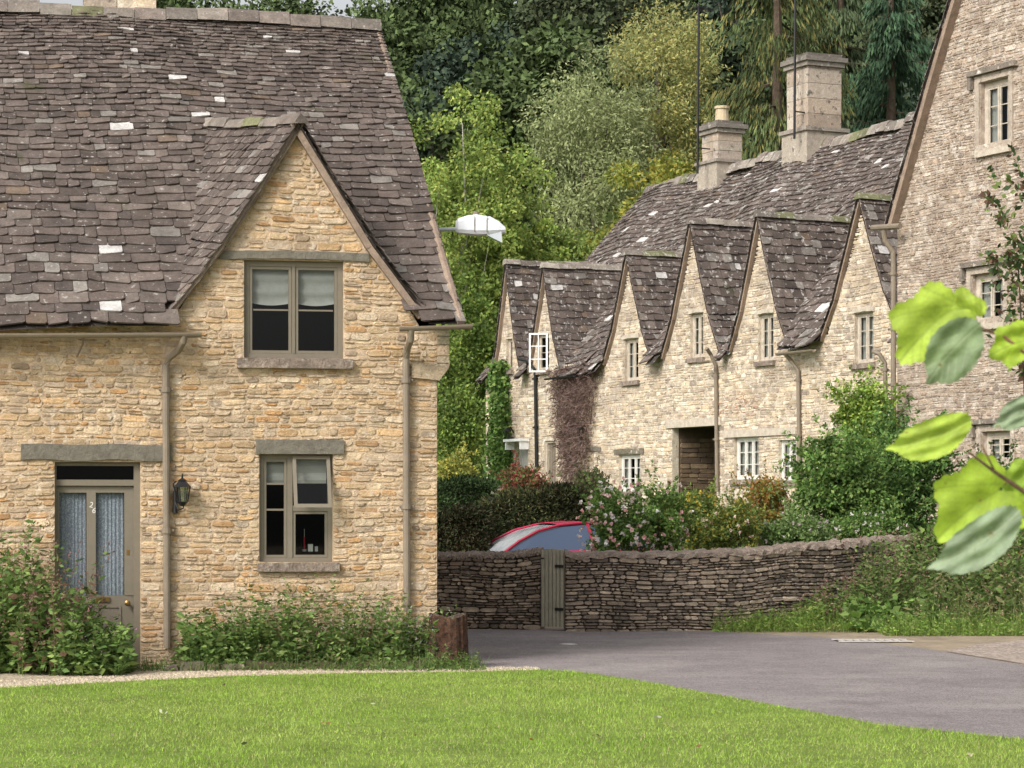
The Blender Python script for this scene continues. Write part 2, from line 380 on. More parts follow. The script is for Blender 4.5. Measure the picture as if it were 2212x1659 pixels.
def gutter(par,fr,s0,s1,d,z0,z1,matl=None,r=.06):
    m=MB(); N=8; n=12; vs=[]
    for i in range(n+1):
        t=i/n; s=s0+(s1-s0)*t; z=z0+(z1-z0)*t
        for k in range(N+1):
            a=math.pi+math.pi*k/N; vs.append(fr.P(s,d+r*math.cos(a),z+r*math.sin(a)))
        for k in range(N+1):
            a=2*math.pi-math.pi*k/N; vs.append(fr.P(s,d+r*.85*math.cos(a),z+r*.85*math.sin(a)+.002))
    K=2*(N+1); m.add(vs,[(i*K+k,i*K+(k+1)%K,(i+1)*K+(k+1)%K,(i+1)*K+k) for i in range(n) for k in range(K)]+[tuple(range(K)),tuple(range(n*K,(n+1)*K))])
    return m.part('gutter',par,matl or M_pipe)

# ================================================================ COTTAGE (number 26)
f1=Frame((944-CX)/F*28.3,28.3,math.radians(10))
cot=thing('cottage',f1.P(0,0,0),'golden stone cottage with steep slate roof and gabled dormer','house')
sL=f1.hit(-260,900)[0]
zt=f1.hit(700,703)[1]
sa,_=f1.hit(640,400); zap=f1.hit(640,262)[1]
hx=lambda dp:f1.hit(640+dp,500)[0]-sa
prof1=[(0,zap),(hx(165),f1.hit(640,528)[1]),(hx(276),f1.hit(640,676)[1])]
rU=f1.rect(527,563,742,775); rD=f1.rect(560,981,719,1215); rDoor=f1.rect(118,998,303,1452); rDoor=(rDoor[0],rDoor[1],0.0,rDoor[3])
ops=[rU,rD,rDoor]
def iv1(z0,z1):
    if z1<=zt+.02: return [(sL,0.0)]
    h=halfw(prof1,z1)-.09
    return [(sa-h,sa+h)] if h>.05 else []
m=MB()
hb=halfw(prof1,zt)-.05
backing(m,f1,[[(sL,-.3),(0,-.3),(0,zt),(sL,zt)],[(sa-hb,zt),(sa+hb,zt),(sa+prof1[1][0]-.03,prof1[1][1]),(sa,zap-.06),(sa-prof1[1][0]+.03,prof1[1][1])]],ops,(.54,.41,.28))
stones(m,f1,-.1,zap-.1,iv1,ops,PAL1,hr=(.038,.09),wr=(.055,.24),proud=(.003,.018),gap=.013,seed=3,tone=.24)
dR=4.1; zR=f1.hit(822,56,dR)[1]
P=f1.P
m.add([P(0,0,-.3),P(-.25,2*dR,-.3),P(-.25,2*dR,zt),P(-.35,dR,zR-.12),P(0,0,zt)],[(0,1,2,3,4)],(.45,.36,.24))
m.add([P(-.25,2*dR,-.3),P(sL,2*dR,-.3),P(sL,2*dR,zt),P(-.25,2*dR,zt)],[(0,1,2,3)],(.45,.36,.24))
m.add([P(sL,0,-.3),P(sL,0,zt),P(sL,dR,zR),P(sL,2*dR,zt),P(sL,2*dR,-.3)],[(0,1,2,3,4)],(.45,.36,.24))
m.part('wall',cot,M_stone)
m=MB(); za=f1.hit(944,706)[1]; zb=f1.hit(944,785)[1]; zc=f1.hit(944,822)[1]
rk=random.Random(3); zz_=zb
while zz_<za-.03:
    h=min(rk.uniform(.07,.13),za-zz_); m.box(f1,.001,.135+rk.uniform(-.012,.008),-.022+rk.uniform(-.01,.01),.3,zz_+.004,zz_+h-.004,tuple(q*rk.uniform(.95,1.05)*.9 for q in rk.choice(PAL1))); zz_+=h
sl=f1.hit(888,800)[0]
m.add([P(sl,-.045,zc+.03),P(.02,-.05,zc),P(.125,-.045,zb-.06),P(.14,-.045,zb-.004),P(sl,-.045,zb-.004),P(sl,.3,zc),P(.02,.3,zc),P(.125,.3,zb-.06),P(.14,.3,zb-.004),P(sl,.3,zb-.004)],[(0,1,2,3,4),(0,5,6,1),(1,6,7,2),(2,7,8,3),(3,8,9,4)],(.36,.29,.20))
m.part('kneeler_stone',cot,M_stone)
eR=f1.hit(1006,690,-.3); eL=f1.hit(-260,716,-.3); gR=f1.hit(822,52,dR); gL=f1.hit(-260,8,dR)
A=P(eL[0],-.3,eL[1]); B=P(eR[0],-.3,eR[1]); C=P(gR[0],dR,gR[1]); D=P(gL[0],dR,gL[1])
slope=(gR[1]-eR[1])/(dR+.3)
dj=2.0
for _ in range(40):
    zj=f1.hit(447,268,dj)[1]; dj=dj+.6*(((zj-eR[1])/slope-.3)-dj)
sj=f1.hit(447,268,dj)[0]; zj=f1.hit(447,268,dj)[1]; skew=(sj-sa)/dj; rise=(zj-zap)/dj
def skip1(p):
    s,d,z=f1.loc(p)
    if d>dj-.05: return False
    return z< interp(prof1,s-(sa+skew*max(d,0)))+rise*max(d,0)-(.13 if d>.05 else .02)
m=MB(); tb=MB()
roofpatch(m,A,B,C,D,51,.27,.13,thick=.019,skip=skip1,seed=5,light=.055,sag=.026,h0=1.75,h1_=.55,jit=1.4)
A2=P(eL[0],2*dR+.3,eL[1]); B2=P(eR[0]-.3,2*dR+.3,eR[1]); roofpatch(m,B2,A2,D,C,14,.6,.5,seed=6,sag=.02)
dormer(m,tb,f1,sa,prof1,-.13,dj+.25,skew=skew,rows=24,w=.18,seed=9,tl=.017,drop=.07,rise=rise,cap=.095)
ridgecap(m,Vector(C)+Vector((0,0,.04)),Vector(D)+Vector((0,0,.04)),w=.17,h=.13,seg=.38,seed=4,sag=.03)
rf=m.part('roof',cot,M_tile)
tb.part('verge_trim',cot,M_verge)
m=MB(); q0=Vector(B)+Vector((-.05,0,-.05)); q1=Vector(C)+Vector((-.05,0,-.05)); m.tube([q0,q1],.045,6); m.part('verge_trim',cot,M_verge)
m=MB(); cs=[f1.hit(180,10,dR)[0],f1.hit(338,10,dR)[0]]; zc0=gL[1]-1.0; zc1=f1.hit(250,-190,dR)[1]
def blockstack(m,fr,s0,s1,d0,d1,z0,z1,hc,pal,seed):
    r=random.Random(seed); z=z0
    while z<z1-.02:
        h=min(r.uniform(hc*.8,hc*1.2),z1-z); k=r.uniform(.8,1.15); j=r.uniform(-.006,.006); c=r.choice(pal)
        sp=s0+(s1-s0)*r.uniform(.3,.7); k2=r.uniform(.8,1.2)
        c1=tuple(x*k for x in c); c2=tuple(x*k2 for x in r.choice(pal))
        m.box(fr,s0+j,sp-.006,d0+j,d1-j,z+.005,z+h-.005,c1); m.box(fr,sp+.006,s1-j,d0+j+.004,d1-j,z+.005,z+h-.005,c2); z+=h
    m.box(fr,s0+.02,s1-.02,d0+.02,d1-.02,z0,z1,(.3,.27,.22))
blockstack(m,f1,cs[0],cs[1],dR-.02,dR+.75,zc0,zc1,.24,PAL2,3); m.box(f1,cs[0]-.07,cs[1]+.07,dR-.09,dR+.82,zc1,zc1+.14,(.3,.27,.22)); m.part('chimney',rf,M_stonew)
w=window(f1,cot,rU,2,2,M_wood,rec=.06,fw=.06,blind=.42,depth=1.25,lintel=(*f1.rect(472,545,797,563)[:2],rU[3]+.002,f1.hit(640,545)[1]),name='window')
w['label']='two light painted casement with white roller blinds'
s0,s1,z0,z1=rD; zz=lambda py:f1.hit(640,py)[1]; sx=lambda px:f1.hit(px,1100)[0]
m=MB(); m.rframe(f1,s0+.002,s1-.002,z0+.002,z1-.002,.05,.06,.12); sm=sx(627)
m.box(f1,sm-.03,sm+.03,.056,.115,z0+.05,z1-.05)
m.rframe(f1,s0+.054,sm-.034,z0+.054,z1-.054,.03,.068,.105)
for py in (1045,1101): m.box(f1,s0+.085,sm-.065,.072,.1,zz(py)-.011,zz(py)+.011)
m.box(f1,sm+.034,s1-.05,.058,.11,zz(1104),zz(1092)); m.rframe(f1,sm+.034,s1-.054,z0+.054,zz(1104)-.003,.03,.068,.105)
w=m.part('window',cot,M_wood); 
m=MB(); tf=Tilt(f1,zz(984),.42); m.rframe(tf,sx(632),sx(713),zz(1096),zz(984),.04,.03,.07); m.part('casement',w,M_wood,label='open top hung casement')
m=MB(); m.add([tf.P(sx(638),.05,zz(1090)),tf.P(sx(708),.05,zz(1090)),tf.P(sx(708),.05,zz(990)),tf.P(sx(638),.05,zz(990))],[(0,1,2,3)])
m.add([f1.P(s0+.05,.09,z0+.05),f1.P(sm,.09,z0+.05),f1.P(sm,.09,z1-.05),f1.P(s0+.05,.09,z1-.05)],[(0,1,2,3)]); m.add([f1.P(sm,.09,z0+.05),f1.P(s1-.05,.09,z0+.05),f1.P(s1-.05,.09,zz(1100)),f1.P(sm,.09,zz(1100))],[(0,1,2,3)]); m.part('glass',w,M_glass)
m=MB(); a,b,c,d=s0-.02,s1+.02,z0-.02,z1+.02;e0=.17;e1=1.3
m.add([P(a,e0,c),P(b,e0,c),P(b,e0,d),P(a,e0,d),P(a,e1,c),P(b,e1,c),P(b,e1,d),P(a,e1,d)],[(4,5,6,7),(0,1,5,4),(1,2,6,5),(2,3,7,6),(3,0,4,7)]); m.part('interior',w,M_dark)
m=MB()
for (xa,xb) in ((s0+.07,sm-.05),(sm+.05,s1-.06)):
    vs=[]
    for j in range(8):
        z_=z1-.05-(z1-.05-zz(1044))*j/7
        vs+=[P(xa,.14+.008*math.sin(j*2),z_),P(xb,.14+.008*math.sin(j*2),z_)]
    m.add(vs,[(2*j,2*j+1,2*j+3,2*j+2) for j in range(7)])
m.part('blind',w,M_blind)
m=MB(); m.box(f1,s0-.02,s1+.07,-.07,.058,z0-.1,z0-.003,(.2,.16,.12)); m.part('sill',w,M_mortar)
m=MB(); lr=f1.rect(553,950,742,979); m.box(f1,lr[0],lr[1],-.04,.1,z1+.002,lr[3],(.16,.14,.1)); m.part('lintel',w,M_timber)
m=MB(); m.tube([P(sx(661),.2,zz(1188)),P(sx(661),.2,zz(1160))],.008,8,(.4,.02,.03)); m.tube([P(sx(661),.2,zz(1160)),P(sx(661),.2,zz(1143))],.003,6,(.6,.58,.5)); m.tube([P(sx(661),.2,zz(1192)),P(sx(661),.2,zz(1187))],.025,8,(.3,.3,.3))
m.top('candle',P(sx(661),.2,zz(1192)),'red candle in a holder on the inside window ledge','candle',M_attr)
m=MB(); m.box(f1,sx(669),sx(679),.17,.23,zz(1192),zz(1176),(.5,.48,.44)); m.box(f1,sx(684),sx(690),.18,.22,zz(1192),zz(1181),(.4,.4,.38))
m.top('small_box',P(sx(676),.2,zz(1192)),'small white boxes on the inside window ledge','box',M_attr)
s0,s1,z0,z1=rDoor; zd=lambda py:f1.hit(210,py)[1]; sd=lambda px:f1.hit(px,1150)[0]
m=MB(); leafL,leafR=sd(122),sd(290)
m.box(f1,leafL,leafR,.13,.155,.02,zd(1287)); 
for (xa,xb) in ((leafL,sd(128)),(sd(187),sd(207)),(sd(269),leafR)): m.box(f1,xa,xb,.12,.16,zd(1287),zd(1050))
m.box(f1,sd(128),sd(187),.12,.16,zd(1064),zd(1050)); m.box(f1,sd(207),sd(269),.12,.16,zd(1064),zd(1050))
for (xa,xb) in ((sd(136),sd(186)),(sd(209),sd(262))): m.rframe(f1,xa,xb,.15,zd(1310),.02,.118,.13)
dr=m.part('door',cot,M_wood,label='painted wooden door with two tall curtained panes')
m=MB(); m.box(f1,s1-.07,s1,.07,.17,0,z1-.002); m.box(f1,s0,s0+.02,.07,.17,0,z1); m.box(f1,s0+.02,s1-.07,.08,.165,zd(1049),zd(1036)); m.box(f1,s0+.02,s1-.07,.08,.165,zd(1006),z1-.003); m.part('frame',dr,M_wood)
m=MB(); m.add([P(s0,.15,zd(1290)),P(s1,.15,zd(1290)),P(s1,.15,z1),P(s0,.15,z1)],[(0,1,2,3)]); m.part('glass',dr,M_glass)
m=MB(); N=60
for (pa,pb) in ((128,187),(207,269)):
    vs=[]
    for t in range(N+1):
        x=sd(pa)+(sd(pb)-sd(pa))*t/N
        for z_ in (zd(1287),zd(1060)): vs.append(P(x,.19+.005*math.sin(t*.75)+.003*math.sin(t*1.7),z_))
    m.add(vs,[(2*t,2*t+1,2*t+3,2*t+2) for t in range(N)])
M_lace=mat('lace_curtain',rough=.9,var=.2,scale=30,bump=.2,color=(.44,.46,.54),spots=((.8,.82,.88),60,.50,.60))
m.part('curtain',dr,M_lace,smooth=True)
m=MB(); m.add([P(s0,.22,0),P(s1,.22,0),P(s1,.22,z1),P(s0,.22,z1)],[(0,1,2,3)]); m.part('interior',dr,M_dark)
m=MB(); m.tube([P(sd(276),.13,zd(1304)),P(sd(276),.09,zd(1304)),P(sd(276),.075,zd(1304)),P(sd(276),.06,zd(1304)),P(sd(276),.05,zd(1304))],[.012,.014,.03,.034,.015],12); m.part('handle',dr,M_brass,smooth=False)
m=MB(); m.box(f1,sd(274),sd(280),.116,.121,zd(1200),zd(1188)); m.part('keyhole',dr,M_brass)
m=MB(); m.box(f1,sd(207),sd(237),.11,.13,zd(1301),zd(1291)); m.part('letter_slot',dr,M_brass)
def text(body,fr,s,d,z,size,rot,par,matl,name):
    cu=bpy.data.curves.new('t','FONT'); cu.body=body; cu.size=size; cu.extrude=.002; cu.offset=.001
    to=bpy.data.objects.new('t',cu); link(to); bpy.context.view_layer.update()
    me=bpy.data.meshes.new_from_object(to.evaluated_get(bpy.context.evaluated_depsgraph_get())); bpy.data.objects.remove(to)
    o=ORI[par.name]
    for v in me.vertices:
        x,y,zz_=v.co; xr=x*math.cos(rot)-y*math.sin(rot); yr=x*math.sin(rot)+y*math.cos(rot)
        p=fr.P(s+xr,d-zz_,z+yr); v.co=(p[0]-o[0],p[1]-o[1],p[2]-o[2])
    me.materials.clear(); me.materials.append(matl); return place(me,name,par)
M_num=mat('number_paint',rough=.6,var=.05,bump=0,color=(.62,.6,.55))
text('2',f1,sd(192),.117,zd(1095),.088,-.25,dr,M_num,'number_sign'); text('6',f1,sd(198),.117,zd(1107),.088,-.25,dr,M_num,'number_sign')
m=MB(); lr=f1.rect(45,960,372,994); nn=14; vs=[]
for t in range(nn+1):
    x=lr[0]+(lr[1]-lr[0])*t/nn; j=.012*math.sin(t*.9); vs+=[P(x,-.04,lr[2]+j),P(x,-.045,lr[3]+j*.6),P(x,.12,lr[3]),P(x,.12,lr[2])]
fs=[(0,1,2,3),(nn*4+3,nn*4+2,nn*4+1,nn*4)]
for t in range(nn): o=t*4; fs+=[(o,o+4,o+5,o+1),(o+1,o+5,o+6,o+2),(o,o+3,o+7,o+4)]
m.add(vs,fs); m.part('lintel',dr,M_timber)
ga=f1.hit(-200,722,-.36); gb=f1.hit(436,719,-.36); gutter(cot,f1,ga[0],gb[0],-.36,ga[1],gb[1],r=.05)
ga=f1.hit(862,707,-.36); gb=f1.hit(1020,701,-.36); gutter(cot,f1,ga[0],gb[0],-.36,ga[1],gb[1],r=.05)
def LP(px,py,d): a,z=f1.hit(px,py,d); return P(a,d,z)
pipe_run(cot,[LP(398,722,-.36),LP(396,738,-.34),LP(385,757,-.2),LP(366,772,-.1),LP(358,790,-.07),LP(361,1400,-.07)],.04)
pipe_run(cot,[LP(888,712,-.36),LP(887,735,-.32),LP(880,752,-.15),LP(877,775,-.07),LP(879,1320,-.07)],.04)
m=MB(); m.tube([LP(182,722,-.3),LP(178,745,-.25),LP(166,770,-.03)],.012,6); m.part('bracket',cot,M_pipe)
lx=lambda px,py,d=-.16: LP(px,py,d)
ln=thing('wall_lantern',LP(392,1070,0),'black coach lantern fixed to the stone wall beside the door','lamp')
m=MB(); m.tube([LP(378,1108,-.03),LP(378,1060,-.03)],[.03,.02],8); m.tube([LP(379,1085,-.05),LP(385,1102,-.12),LP(396,1098,-.16),LP(396,1088,-.16)],.008,6); m.tube([LP(378,1062,-.04),LP(374,1045,-.08),LP(380,1040,-.11)],.007,6); m.part('bracket',ln,M_black)
c=np.array(LP(394,1062,-.16)); m=MB()
def ring(cz,r,n=6): return [(c[0]+r*math.cos(2*math.pi*k/n+.3),c[1]+r*math.sin(2*math.pi*k/n+.3),c[2]+cz) for k in range(n)]
for (za_,ra,zb_,rb) in ((.06,.092,.11,.045),(.11,.045,.125,.05),(.125,.05,.15,.012),(.15,.012,.2,.006),(.05,.098,.06,.092),(-.125,.055,-.11,.062),(-.16,.02,-.125,.055)):
    m.add(ring(za_,ra)+ring(zb_,rb),[(k,(k+1)%6,6+(k+1)%6,6+k) for k in range(6)]+[(5,4,3,2,1,0),(6,7,8,9,10,11)])
a_,b_=ring(-.11,.06),ring(.05,.088)
for k in range(6): m.tube([a_[k],b_[k]],.006,5)
bd=m.part('lantern_body',ln,M_black)
m=MB(); m.add(ring(-.11,.056)+ring(.05,.084),[(k,(k+1)%6,6+(k+1)%6,6+k) for k in range(6)]); m.part('glass',ln,M_lglass)

# ================================================================ TERRACE ROW
uang=math.atan2(-.9,.433); f2=Frame(-.73,70.0,uang); P2=f2.P
ROW=[(1.5,.88,8.55),(3.8,.95,8.25),(8.46,1.2,8.15),(11.64,1.32,8.6),(14.72,1.2,8.45),(18.84,1.45,8.4)]
DRI=5.2
def dprof(hw,za): 
    Hh=za-5.5; return [(0,za),(hw*.68,za-Hh*.73),(hw*1.08,za-Hh*1.02)]
def row_cottage(sA,sB,zr,ops,label,seed):
    c=thing('terraced_cottage',P2((sA+sB)/2,0,1.3),label,'house',group='terraced stone cottages in the row')
    gs=[g for g in ROW if sA<=g[0]<sB]; m=MB(); zw=5.55
    regs=[[(sA,.2),(sB,.2),(sB,zw),(sA,zw)]]; prs=[(g[0],dprof(g[1],g[2])) for g in gs]
    for s0,pr in prs:
        h=halfw(pr,zw)-.03; regs.append([(s0-h,zw),(s0+h,zw),(s0+pr[1][0],pr[1][1]),(s0,pr[0][1]-.04),(s0-pr[1][0],pr[1][1])])
    def iv(z0,z1):
        if z1<zw+.03: return [(sA,sB)]
        o=[]
        for s0,pr in prs:
            h=halfw(pr,z1)-.08
            if h>.06: o.append((s0-h,s0+h))
        return o
    backing(m,f2,regs,ops,(.57,.49,.38)); stones(m,f2,.9,8.7,iv,ops,PAL2,hr=(.055,.11),wr=(.09,.32),proud=(.003,.020),gap=.013,seed=seed,tone=.22)
    B=9.0
    for s in (sA,sB): m.add([P2(s,.01,.2),P2(s,B,.2),P2(s,B,5.3),P2(s,DRI,zr-.15),P2(s,.01,5.5)],[(0,1,2,3,4)],(.4,.34,.26))
    m.add([P2(sA,B,.2),P2(sB,B,.2),P2(sB,B,5.3),P2(sA,B,5.3)],[(0,1,2,3)],(.4,.34,.26)); m.part('wall',c,M_stonew)
    def skip(p):
        s,d,z=f2.loc(p)
        for s0,pr in prs:
            if d<3.2 and z<interp(pr,s-s0)-(.15 if d>.05 else .02): return True
        return False
    m=MB(); tb=MB()
    roofpatch(m,P2(sA,-.32,5.25),P2(sB,-.32,5.25),P2(sB,DRI,zr),P2(sA,DRI,zr),38,.33,.2,thick=.032,skip=skip,seed=seed+40,light=.11,sag=.06,h0=1.4,h1_=.7,jit=1.5)
    roofpatch(m,P2(sB,DRI+4.2,5.3),P2(sA,DRI+4.2,5.3),P2(sA,DRI,zr),P2(sB,DRI,zr),10,.8,.7,seed=seed+41)
    for i,(s0,pr) in enumerate(prs): dormer(m,tb,f2,s0,pr,-.13,(pr[0][1]-5.25)/((zr-5.25)/(DRI+.32))-.1,rows=17,w=.26,seed=seed*10+i,light=.09,tl=.025,drop=.045)
    ridgecap(m,P2(sA,DRI,zr+.05),P2(sB,DRI,zr+.05),w=.22,h=.2,seg=.4,seed=seed,sag=.04)
    rf=m.part('roof',c,M_tile2); tb.part('verge_trim',c,M_verge)
    return c,rf
W_a=f2.rect(1846,675,1887,785); W_b=f2.rect(1638,678,1671,780); W_c=f2.rect(1491,677,1519,773); W_d=f2.rect(1349,732,1379,823); W_e=f2.rect(1160,722,1186,800); W_f=f2.rect(1094,732,1107,800)
L_a=f2.rect(1682,950,1720,1038); L_b=f2.rect(1586,944,1639,1036); PASS=f2.rect(1452,922,1548,1075); L_d=f2.rect(1337,982,1383,1062); D_e=f2.rect(1176,952,1201,1060); D_f=f2.rect(1113,958,1141,1062); L_g=f2.rect(1268,977,1291,1035)
PASS=(PASS[0],PASS[1],.9,PASS[3])
cA,rA=row_cottage(13.1,21.05,11.2,[W_a,W_b,L_a,L_b],'pale stone terraced cottage with two steep gables and sagging roof',21)
cB,rB=row_cottage(6.2,13.1,11.1,[W_c,W_d,PASS,L_d],'stone terraced cottage with covered passage and tall chimney',22)
cC,rC=row_cottage(0,6.2,11.0,[W_e,W_f,D_e,D_f,L_g],'weathered end cottage with two narrow gables and brown creeper',23)
def lt(r,e=.12,h=.14): return (r[0]-e,r[1]+e,r[3]+.002,r[3]+h)
for c,r,n,ro,cu in ((cA,W_a,2,3,True),(cA,W_b,2,3,True),(cB,W_c,2,3,True),(cB,W_d,2,3,'open')): window(f2,c,r,n,ro,M_cream,fw=.06,curtain=cu,sill=True,lintel=lt(r,.05,.1),lintmat=M_cream)
M_pale=mat('pale_window_paint',rough=.6,var=.08,scale=6,bump=.1,color=(.62,.6,.55))
window(f2,cA,L_a,2,3,M_pale,fw=.06,curtain=True,sill=True); window(f2,cA,L_b,3,3,M_pale,fw=.07,curtain=True,sill=True)
window(f2,cB,L_d,3,3,M_pale,fw=.07,curtain='open',lintel=lt(L_d,.2,.14),lintmat=M_stonew)
window(f2,cC,W_e,1,2,M_cream,fw=.05); window(f2,cC,W_f,1,2,M_cream,fw=.05); window(f2,cC,L_g,1,2,M_cream,fw=.06,lintel=lt(L_g,.2,.12),lintmat=M_timber)
w=MB(); a=W_e[1]-.02
fo=Frame(*P2(a,-.03,0)[:2],math.radians(-8)); zlo,zhi=f2.hit(1166,806)[1],f2.hit(1166,722)[1]
w.rframe(fo,-.5,.0,zlo,zhi,.045,-.02,.02); w.box(fo,-.262,-.238,-.015,.015,zlo+.05,zhi-.05)
for q in (1,2): z_=zlo+(zhi-zlo)*q/3; w.box(fo,-.45,-.265,-.012,.012,z_-.012,z_+.012); w.box(fo,-.235,-.05,-.012,.012,z_-.012,z_+.012)
w.part('casement',cC,M_white,label='white casement standing open')
def rdoor(c,r,col):
    s0,s1,z0,z1=r; m=MB(); m.box(f2,s0+.06,s1-.06,.1,.14,z0,z1-.06)
    for q in range(1,5): x=s0+.06+(s1-s0-.12)*q/5; m.box(f2,x-.008,x+.008,.09,.1,z0,z1-.07)
    d=m.part('door',c,mat('door_paint',rough=.6,var=.1,bump=.1,color=col)); m=MB(); m.rframe(f2,s0+.002,s1-.002,z0-.05,z1-.002,.058,.05,.16); m.part('frame',d,M_cream)
rdoor(cC,D_e,(.2,.17,.13)); rdoor(cC,D_f,(.4,.39,.36))
m=MB(); hz=D_f[3]+.05; m.box(f2,D_f[0]-.1,D_f[1]+.12,-.32,-.02,hz,hz+.07); m.box(f2,D_f[0]-.06,D_f[0]-.0,-.28,-.02,hz-.22,hz); m.box(f2,D_f[1]+.02,D_f[1]+.08,-.28,-.02,hz-.22,hz); m.part('porch_hood',cC,M_white)
s0,s1,z0,z1=PASS; m=MB(); pc=(.10,.07,.045); DP=6.5  # passage shade put into the colours: darkened brown sides, ceiling and back
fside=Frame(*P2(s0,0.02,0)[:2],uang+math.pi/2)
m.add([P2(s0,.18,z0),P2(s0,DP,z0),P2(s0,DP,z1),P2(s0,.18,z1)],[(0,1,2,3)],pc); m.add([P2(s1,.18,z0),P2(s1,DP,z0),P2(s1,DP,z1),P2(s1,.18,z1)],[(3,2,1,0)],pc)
m.add([P2(s0,DP,z0),P2(s1,DP,z0),P2(s1,DP,z1),P2(s0,DP,z1)],[(0,1,2,3)],(.02,.016,.012)); m.add([P2(s0,.18,z1),P2(s1,.18,z1),P2(s1,DP,z1),P2(s0,DP,z1)],[(0,1,2,3)],(.04,.03,.02))  # near-black back wall and dark ceiling paint the depth of shade
stones(m,fside,z0,z1-.25,lambda a,b:[(.2,DP-.1)],[],[(.15,.105,.065),(.19,.135,.085),(.12,.085,.06)],hr=(.10,.17),wr=(.2,.5),seed=77)  # brown stones, darkened in colour for the shade inside
m.part('passage',cB,mat('passage_stone_painted_shade',var=.3,bump=.5))
m=MB(); m.box(f2,s0-.25,s1+.25,-.05,.12,PASS[3]+.002,PASS[3]+.2,(.4,.37,.35)); m.part('beam',cB,M_cream)
m=MB(); xa=f2.hit(1562,930)[0]; m.box(f2,max(xa,13.12),f2.hit(1722,940)[0],-.05,.1,L_b[3]+.003,L_b[3]+.17,(.3,.27,.24)); m.part('beam',cA,M_cream)
def RP(px,py,d): a,z=f2.hit(px,py,d); return P2(a,d,z)
gutter(cB,f2,12.55,13.09,-.36,5.22,5.22,M_pipe,.06); pipe_run(cB,[RP(1526,752,-.36),RP(1535,765,-.2),RP(1546,790,-.08),RP(1549,1062,-.08)],.045)
gutter(cA,f2,16.0,17.5,-.36,5.22,5.22,M_pipe,.06); pipe_run(cA,[RP(1695,765,-.36),RP(1708,778,-.2),RP(1724,800,-.08),RP(1727,1040,-.08)],.045)
pipe_run(cC,[RP(1120,775,-.3),RP(1140,780,-.15),RP(1156,800,-.08),RP(1159,1010,-.08)],.045,matl=M_black); gutter(cC,f2,4.5,6.15,-.38,5.2,5.2,M_black,.05)
def chimney(rf,sc,zt_,ws,wd,pots,seed,hb=.25,big=False):
    m=MB(); s0,s1=sc-ws/2,sc+ws/2; d0,d1=DRI-wd/2,DRI+wd/2
    m.box(f2,s0-.1,s1+.1,d0-.1,d1+.1,10.2,11.2 if not big else 11.4,(.38,.33,.27)); m.box(f2,s0-.16,s1+.16,d0-.16,d1+.16,11.2 if not big else 11.4,11.28 if not big else 11.5,(.3,.26,.22))
    blockstack(m,f2,s0,s1,d0,d1,11.27 if not big else 11.49,zt_-.28,hb,[(.44,.37,.30),(.36,.30,.25),(.47,.41,.34),(.40,.32,.25)],seed)
    m.box(f2,s0-.07,s1+.07,d0-.07,d1+.07,zt_-.28,zt_-.16,(.27,.24,.2)); m.box(f2,s0-.13,s1+.13,d0-.13,d1+.13,zt_-.16,zt_-.04,(.2,.18,.155)); m.box(f2,s0-.02,s1+.02,d0-.02,d1+.02,zt_-.04,zt_+.05,(.15,.13,.11))
    ch=m.part('chimney',rf,mat('chimney_stone',var=.28,scale=5,bump=.7,bscale=18,spots=((.13,.115,.10),5,.55,.66),spots2=((.55,.5,.44),7,.6,.7)))
    if pots:
        p=P2(sc,DRI,zt_); m=MB(); m.tube([p,(p[0],p[1],zt_+.03),(p[0],p[1],zt_+.04),(p[0],p[1],zt_+.42),(p[0],p[1],zt_+.43),(p[0],p[1],zt_+.5)],[.25,.25,.2,.175,.21,.21],14); m.part('chimney_pot',ch,mat('clay_pot',var=.2,scale=6,bump=.2,color=(.5,.41,.27)))
chimney(rC,4.15,12.3,.85,.75,True,5); chimney(rB,8.8,13.35,1.0,1.0,False,6,hb=.33,big=True)
for (px,Yd,y1,sc) in ((1507,67.9,375,4.9),(1716,63.6,300,0)):
    b=W(px,y1,Yd); m=MB(); m.tube([b,(b[0]+.03,b[1],b[2]+4.6)],.035,6); m.tube([(b[0],b[1],b[2]+.7),(b[0]+.35,b[1]+.25,b[2]+.7)],.02,5); m.tube([(b[0]-.05,b[1],b[2]+4.5),(b[0]+.3,b[1]+.8,b[2]+4.5)],.02,5)
    for q in range(6): m.tube([(b[0]-.25+q*.05,b[1]+q*.13-.1,b[2]+4.5),(b[0]+.25+q*.05,b[1]+q*.13-.25,b[2]+4.5)],.01,4)
    m.top('aerial_mast',b,'thin dark television aerial mast beside a stone chimney','aerial',M_black,group='aerial masts on the chimneys')
for (px,py) in ((1271,932),(1111,936)):
    b=RP(px,py,-.02); e=thing('wall_lantern',b,'small black carriage lantern on the cottage wall','lamp'); m=MB(); cc=(b[0]-.2,b[1]-.08,b[2])
    m.tube([b,(b[0]-.1,b[1]-.04,b[2]+.16),(cc[0],cc[1],cc[2]+.14)],.015,6); m.tube([(cc[0],cc[1],cc[2]+.14),(cc[0],cc[1],cc[2]+.06)],[.02,.11],6); m.tube([(cc[0],cc[1],cc[2]-.18),(cc[0],cc[1],cc[2]-.15)],.06,6)
    for q in range(6): a_=q*math.pi/3; m.tube([(cc[0]+.09*math.cos(a_),cc[1]+.09*math.sin(a_),cc[2]+.06),(cc[0]+.055*math.cos(a_),cc[1]+.055*math.sin(a_),cc[2]-.15)],.01,4)
    m.part('lantern_body',e,M_black)
